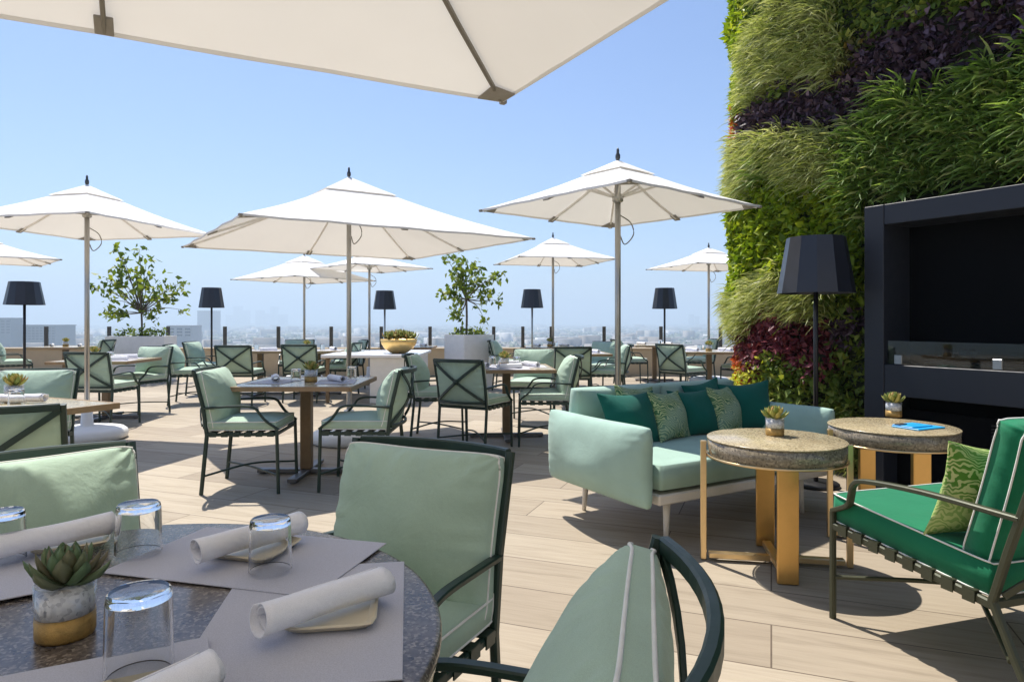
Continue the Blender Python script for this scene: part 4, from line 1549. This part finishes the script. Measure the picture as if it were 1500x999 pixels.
ZN = {'olive_grass': 'olive_grass', 'pale_grass': 'pale_grass', 'spider': 'spider_plants', 'lime': 'yellow_foliage', 'lime_leaf': 'lime_foliage', 'green': 'green_foliage',
      'purple': 'purple_foliage', 'purple_red': 'crimson_foliage', 'red': 'red_foliage', 'amber': 'amber_foliage'}
GRASS = {'olive_grass': (.17, .0055, .9), 'pale_grass': (.20, .0062, .8), 'spider': (.22, .010, .7)}
LEAF = {'lime': .055, 'lime_leaf': .072, 'green': .058, 'purple': .055, 'purple_red': .055, 'red': .055, 'amber': .055}
acc = {k: ([], []) for k in ZM}
def lump(s, h):
    return .045 * math.sin(5.2 * s + 2.1 * h) * math.sin(4.3 * h + 1.2) + .03 * math.sin(13 * s) * math.sin(11 * h + 2) + .02 * math.sin(23 * s + 17 * h)
def place(s, x, y, h, nrm):
    """one tuft at local (s,y,h) with outward normal nrm"""
    k = zone(s + rng.normal(0, .035), h + rng.normal(0, .05))
    V, Q = acc[k]
    lum = lump(s, h)
    base = np.array([x, y, h]) + nrm * (lum + .02)
    side = np.array([-nrm[1], nrm[0], 0.0])
    upv = np.array([0, 0, 1.0])
    if k in GRASS:
        L0, w0, droop = GRASS[k]
        for i in range(int(9 if k != 'spider' else 6)):
            d = nrm * rng.uniform(.35, 1.0) + side * rng.normal(0, .55) + upv * rng.uniform(-.1, .9)
            d /= np.linalg.norm(d)
            L = L0 * rng.uniform(.5, 1.4)
            sd_ = np.cross(d, rng.normal(0, 1, 3)); sd_ /= np.linalg.norm(sd_)
            w = w0 * rng.uniform(.7, 1.3)
            o = base + side * rng.normal(0, .02) + upv * rng.normal(0, .02)
            pts = []
            p = o.copy(); dd = d.copy()
            for t in range(4):
                pts.append(p.copy())
                p = p + dd * L / 3
                dd = dd + np.array([0, 0, -droop * .55]); dd /= np.linalg.norm(dd)
            n0 = len(V)
            for t, q in enumerate(pts):
                ww = w * (1, 1.05, .8, .12)[t]
                V.append(q + sd_ * ww); V.append(q - sd_ * ww)
            for t in range(3):
                Q.append([n0 + 2 * t, n0 + 2 * t + 1, n0 + 2 * t + 3, n0 + 2 * t + 2])
    else:
        L0 = LEAF[k]
        for i in range(6):
            d = nrm * rng.uniform(.2, 1.0) + side * rng.normal(0, .7) + upv * rng.normal(.0, .7)
            d /= np.linalg.norm(d)
            o = base + nrm * rng.uniform(-.03, .055) + side * rng.normal(0, .03) + upv * rng.normal(0, .03)
            u = np.cross(d, nrm * .6 + upv * .8 + rng.normal(0, .5, 3)); u /= np.linalg.norm(u)
            nn = np.cross(u, d)
            L = L0 * rng.uniform(.5, 1.6); w = L * rng.uniform(.20, .36)
            n0 = len(V)
            V += [o, o + d * L * .42 + u * w + nn * w * .3, o + d * L * .42 - nn * w * .1, o + d * L * .42 - u * w + nn * w * .3, o + d * L - nn * w * .4]
            Q.append([n0, n0 + 1, n0 + 4, n0 + 2]); Q.append([n0, n0 + 2, n0 + 4, n0 + 3])
DEN = 720
def sow(q0, q1, den, h0=0.02):
    for i in range(int((q1 - q0) * LWH * den)):
        q, h = rng.uniform(q0, q1), rng.uniform(.02, LWH)
        x, y, nrm = wall_point(q)
        if 1.2 < x < 3.8 and h < 2.16:      # hidden behind the fireplace cabinet
            continue
        place(x if q > RC * math.pi / 2 else S0 + RC - (RC * math.pi / 2 - q) * .58, x, y, h, nrm)
QA = RC * math.pi / 2
sow(0.0, 1.1, 250)
sow(1.1, QA + 1.8, DEN)
sow(QA + 1.8, QA + LWS - S0 - RC - .05, 130)
for k, (V, Q) in acc.items():
    if V:
        np_mesh(ZN[k], np.array(V), np.array(Q), ZM[k], lw)

# ------------------------------------------------------------------ haze over the city
hz = MB().box((0, 5000, (GZ - 2 + 215) / 2), (27000, 18000, 215 - (GZ - 2))).build("haze", bpy.data.materials.new("haze_volume"))
hz["kind"] = "stuff"
tag(hz, "pale blue haze lying over the distant city", "haze")
hm = hz.data.materials[0]
hm.use_nodes = True
t = hm.node_tree
for n in list(t.nodes):
    if n.type == 'BSDF_PRINCIPLED':
        t.nodes.remove(n)
pv = t.nodes.new("ShaderNodeVolumePrincipled")
pv.inputs["Color"].default_value = (0.62, 0.755, 0.89, 1)
pv.inputs["Density"].default_value = 0.00050
pv.inputs["Anisotropy"].default_value = 0.2
t.links.new(pv.outputs[0], [n for n in t.nodes if n.type == 'OUTPUT_MATERIAL'][0].inputs["Volume"])
hz.display_type = 'WIRE'
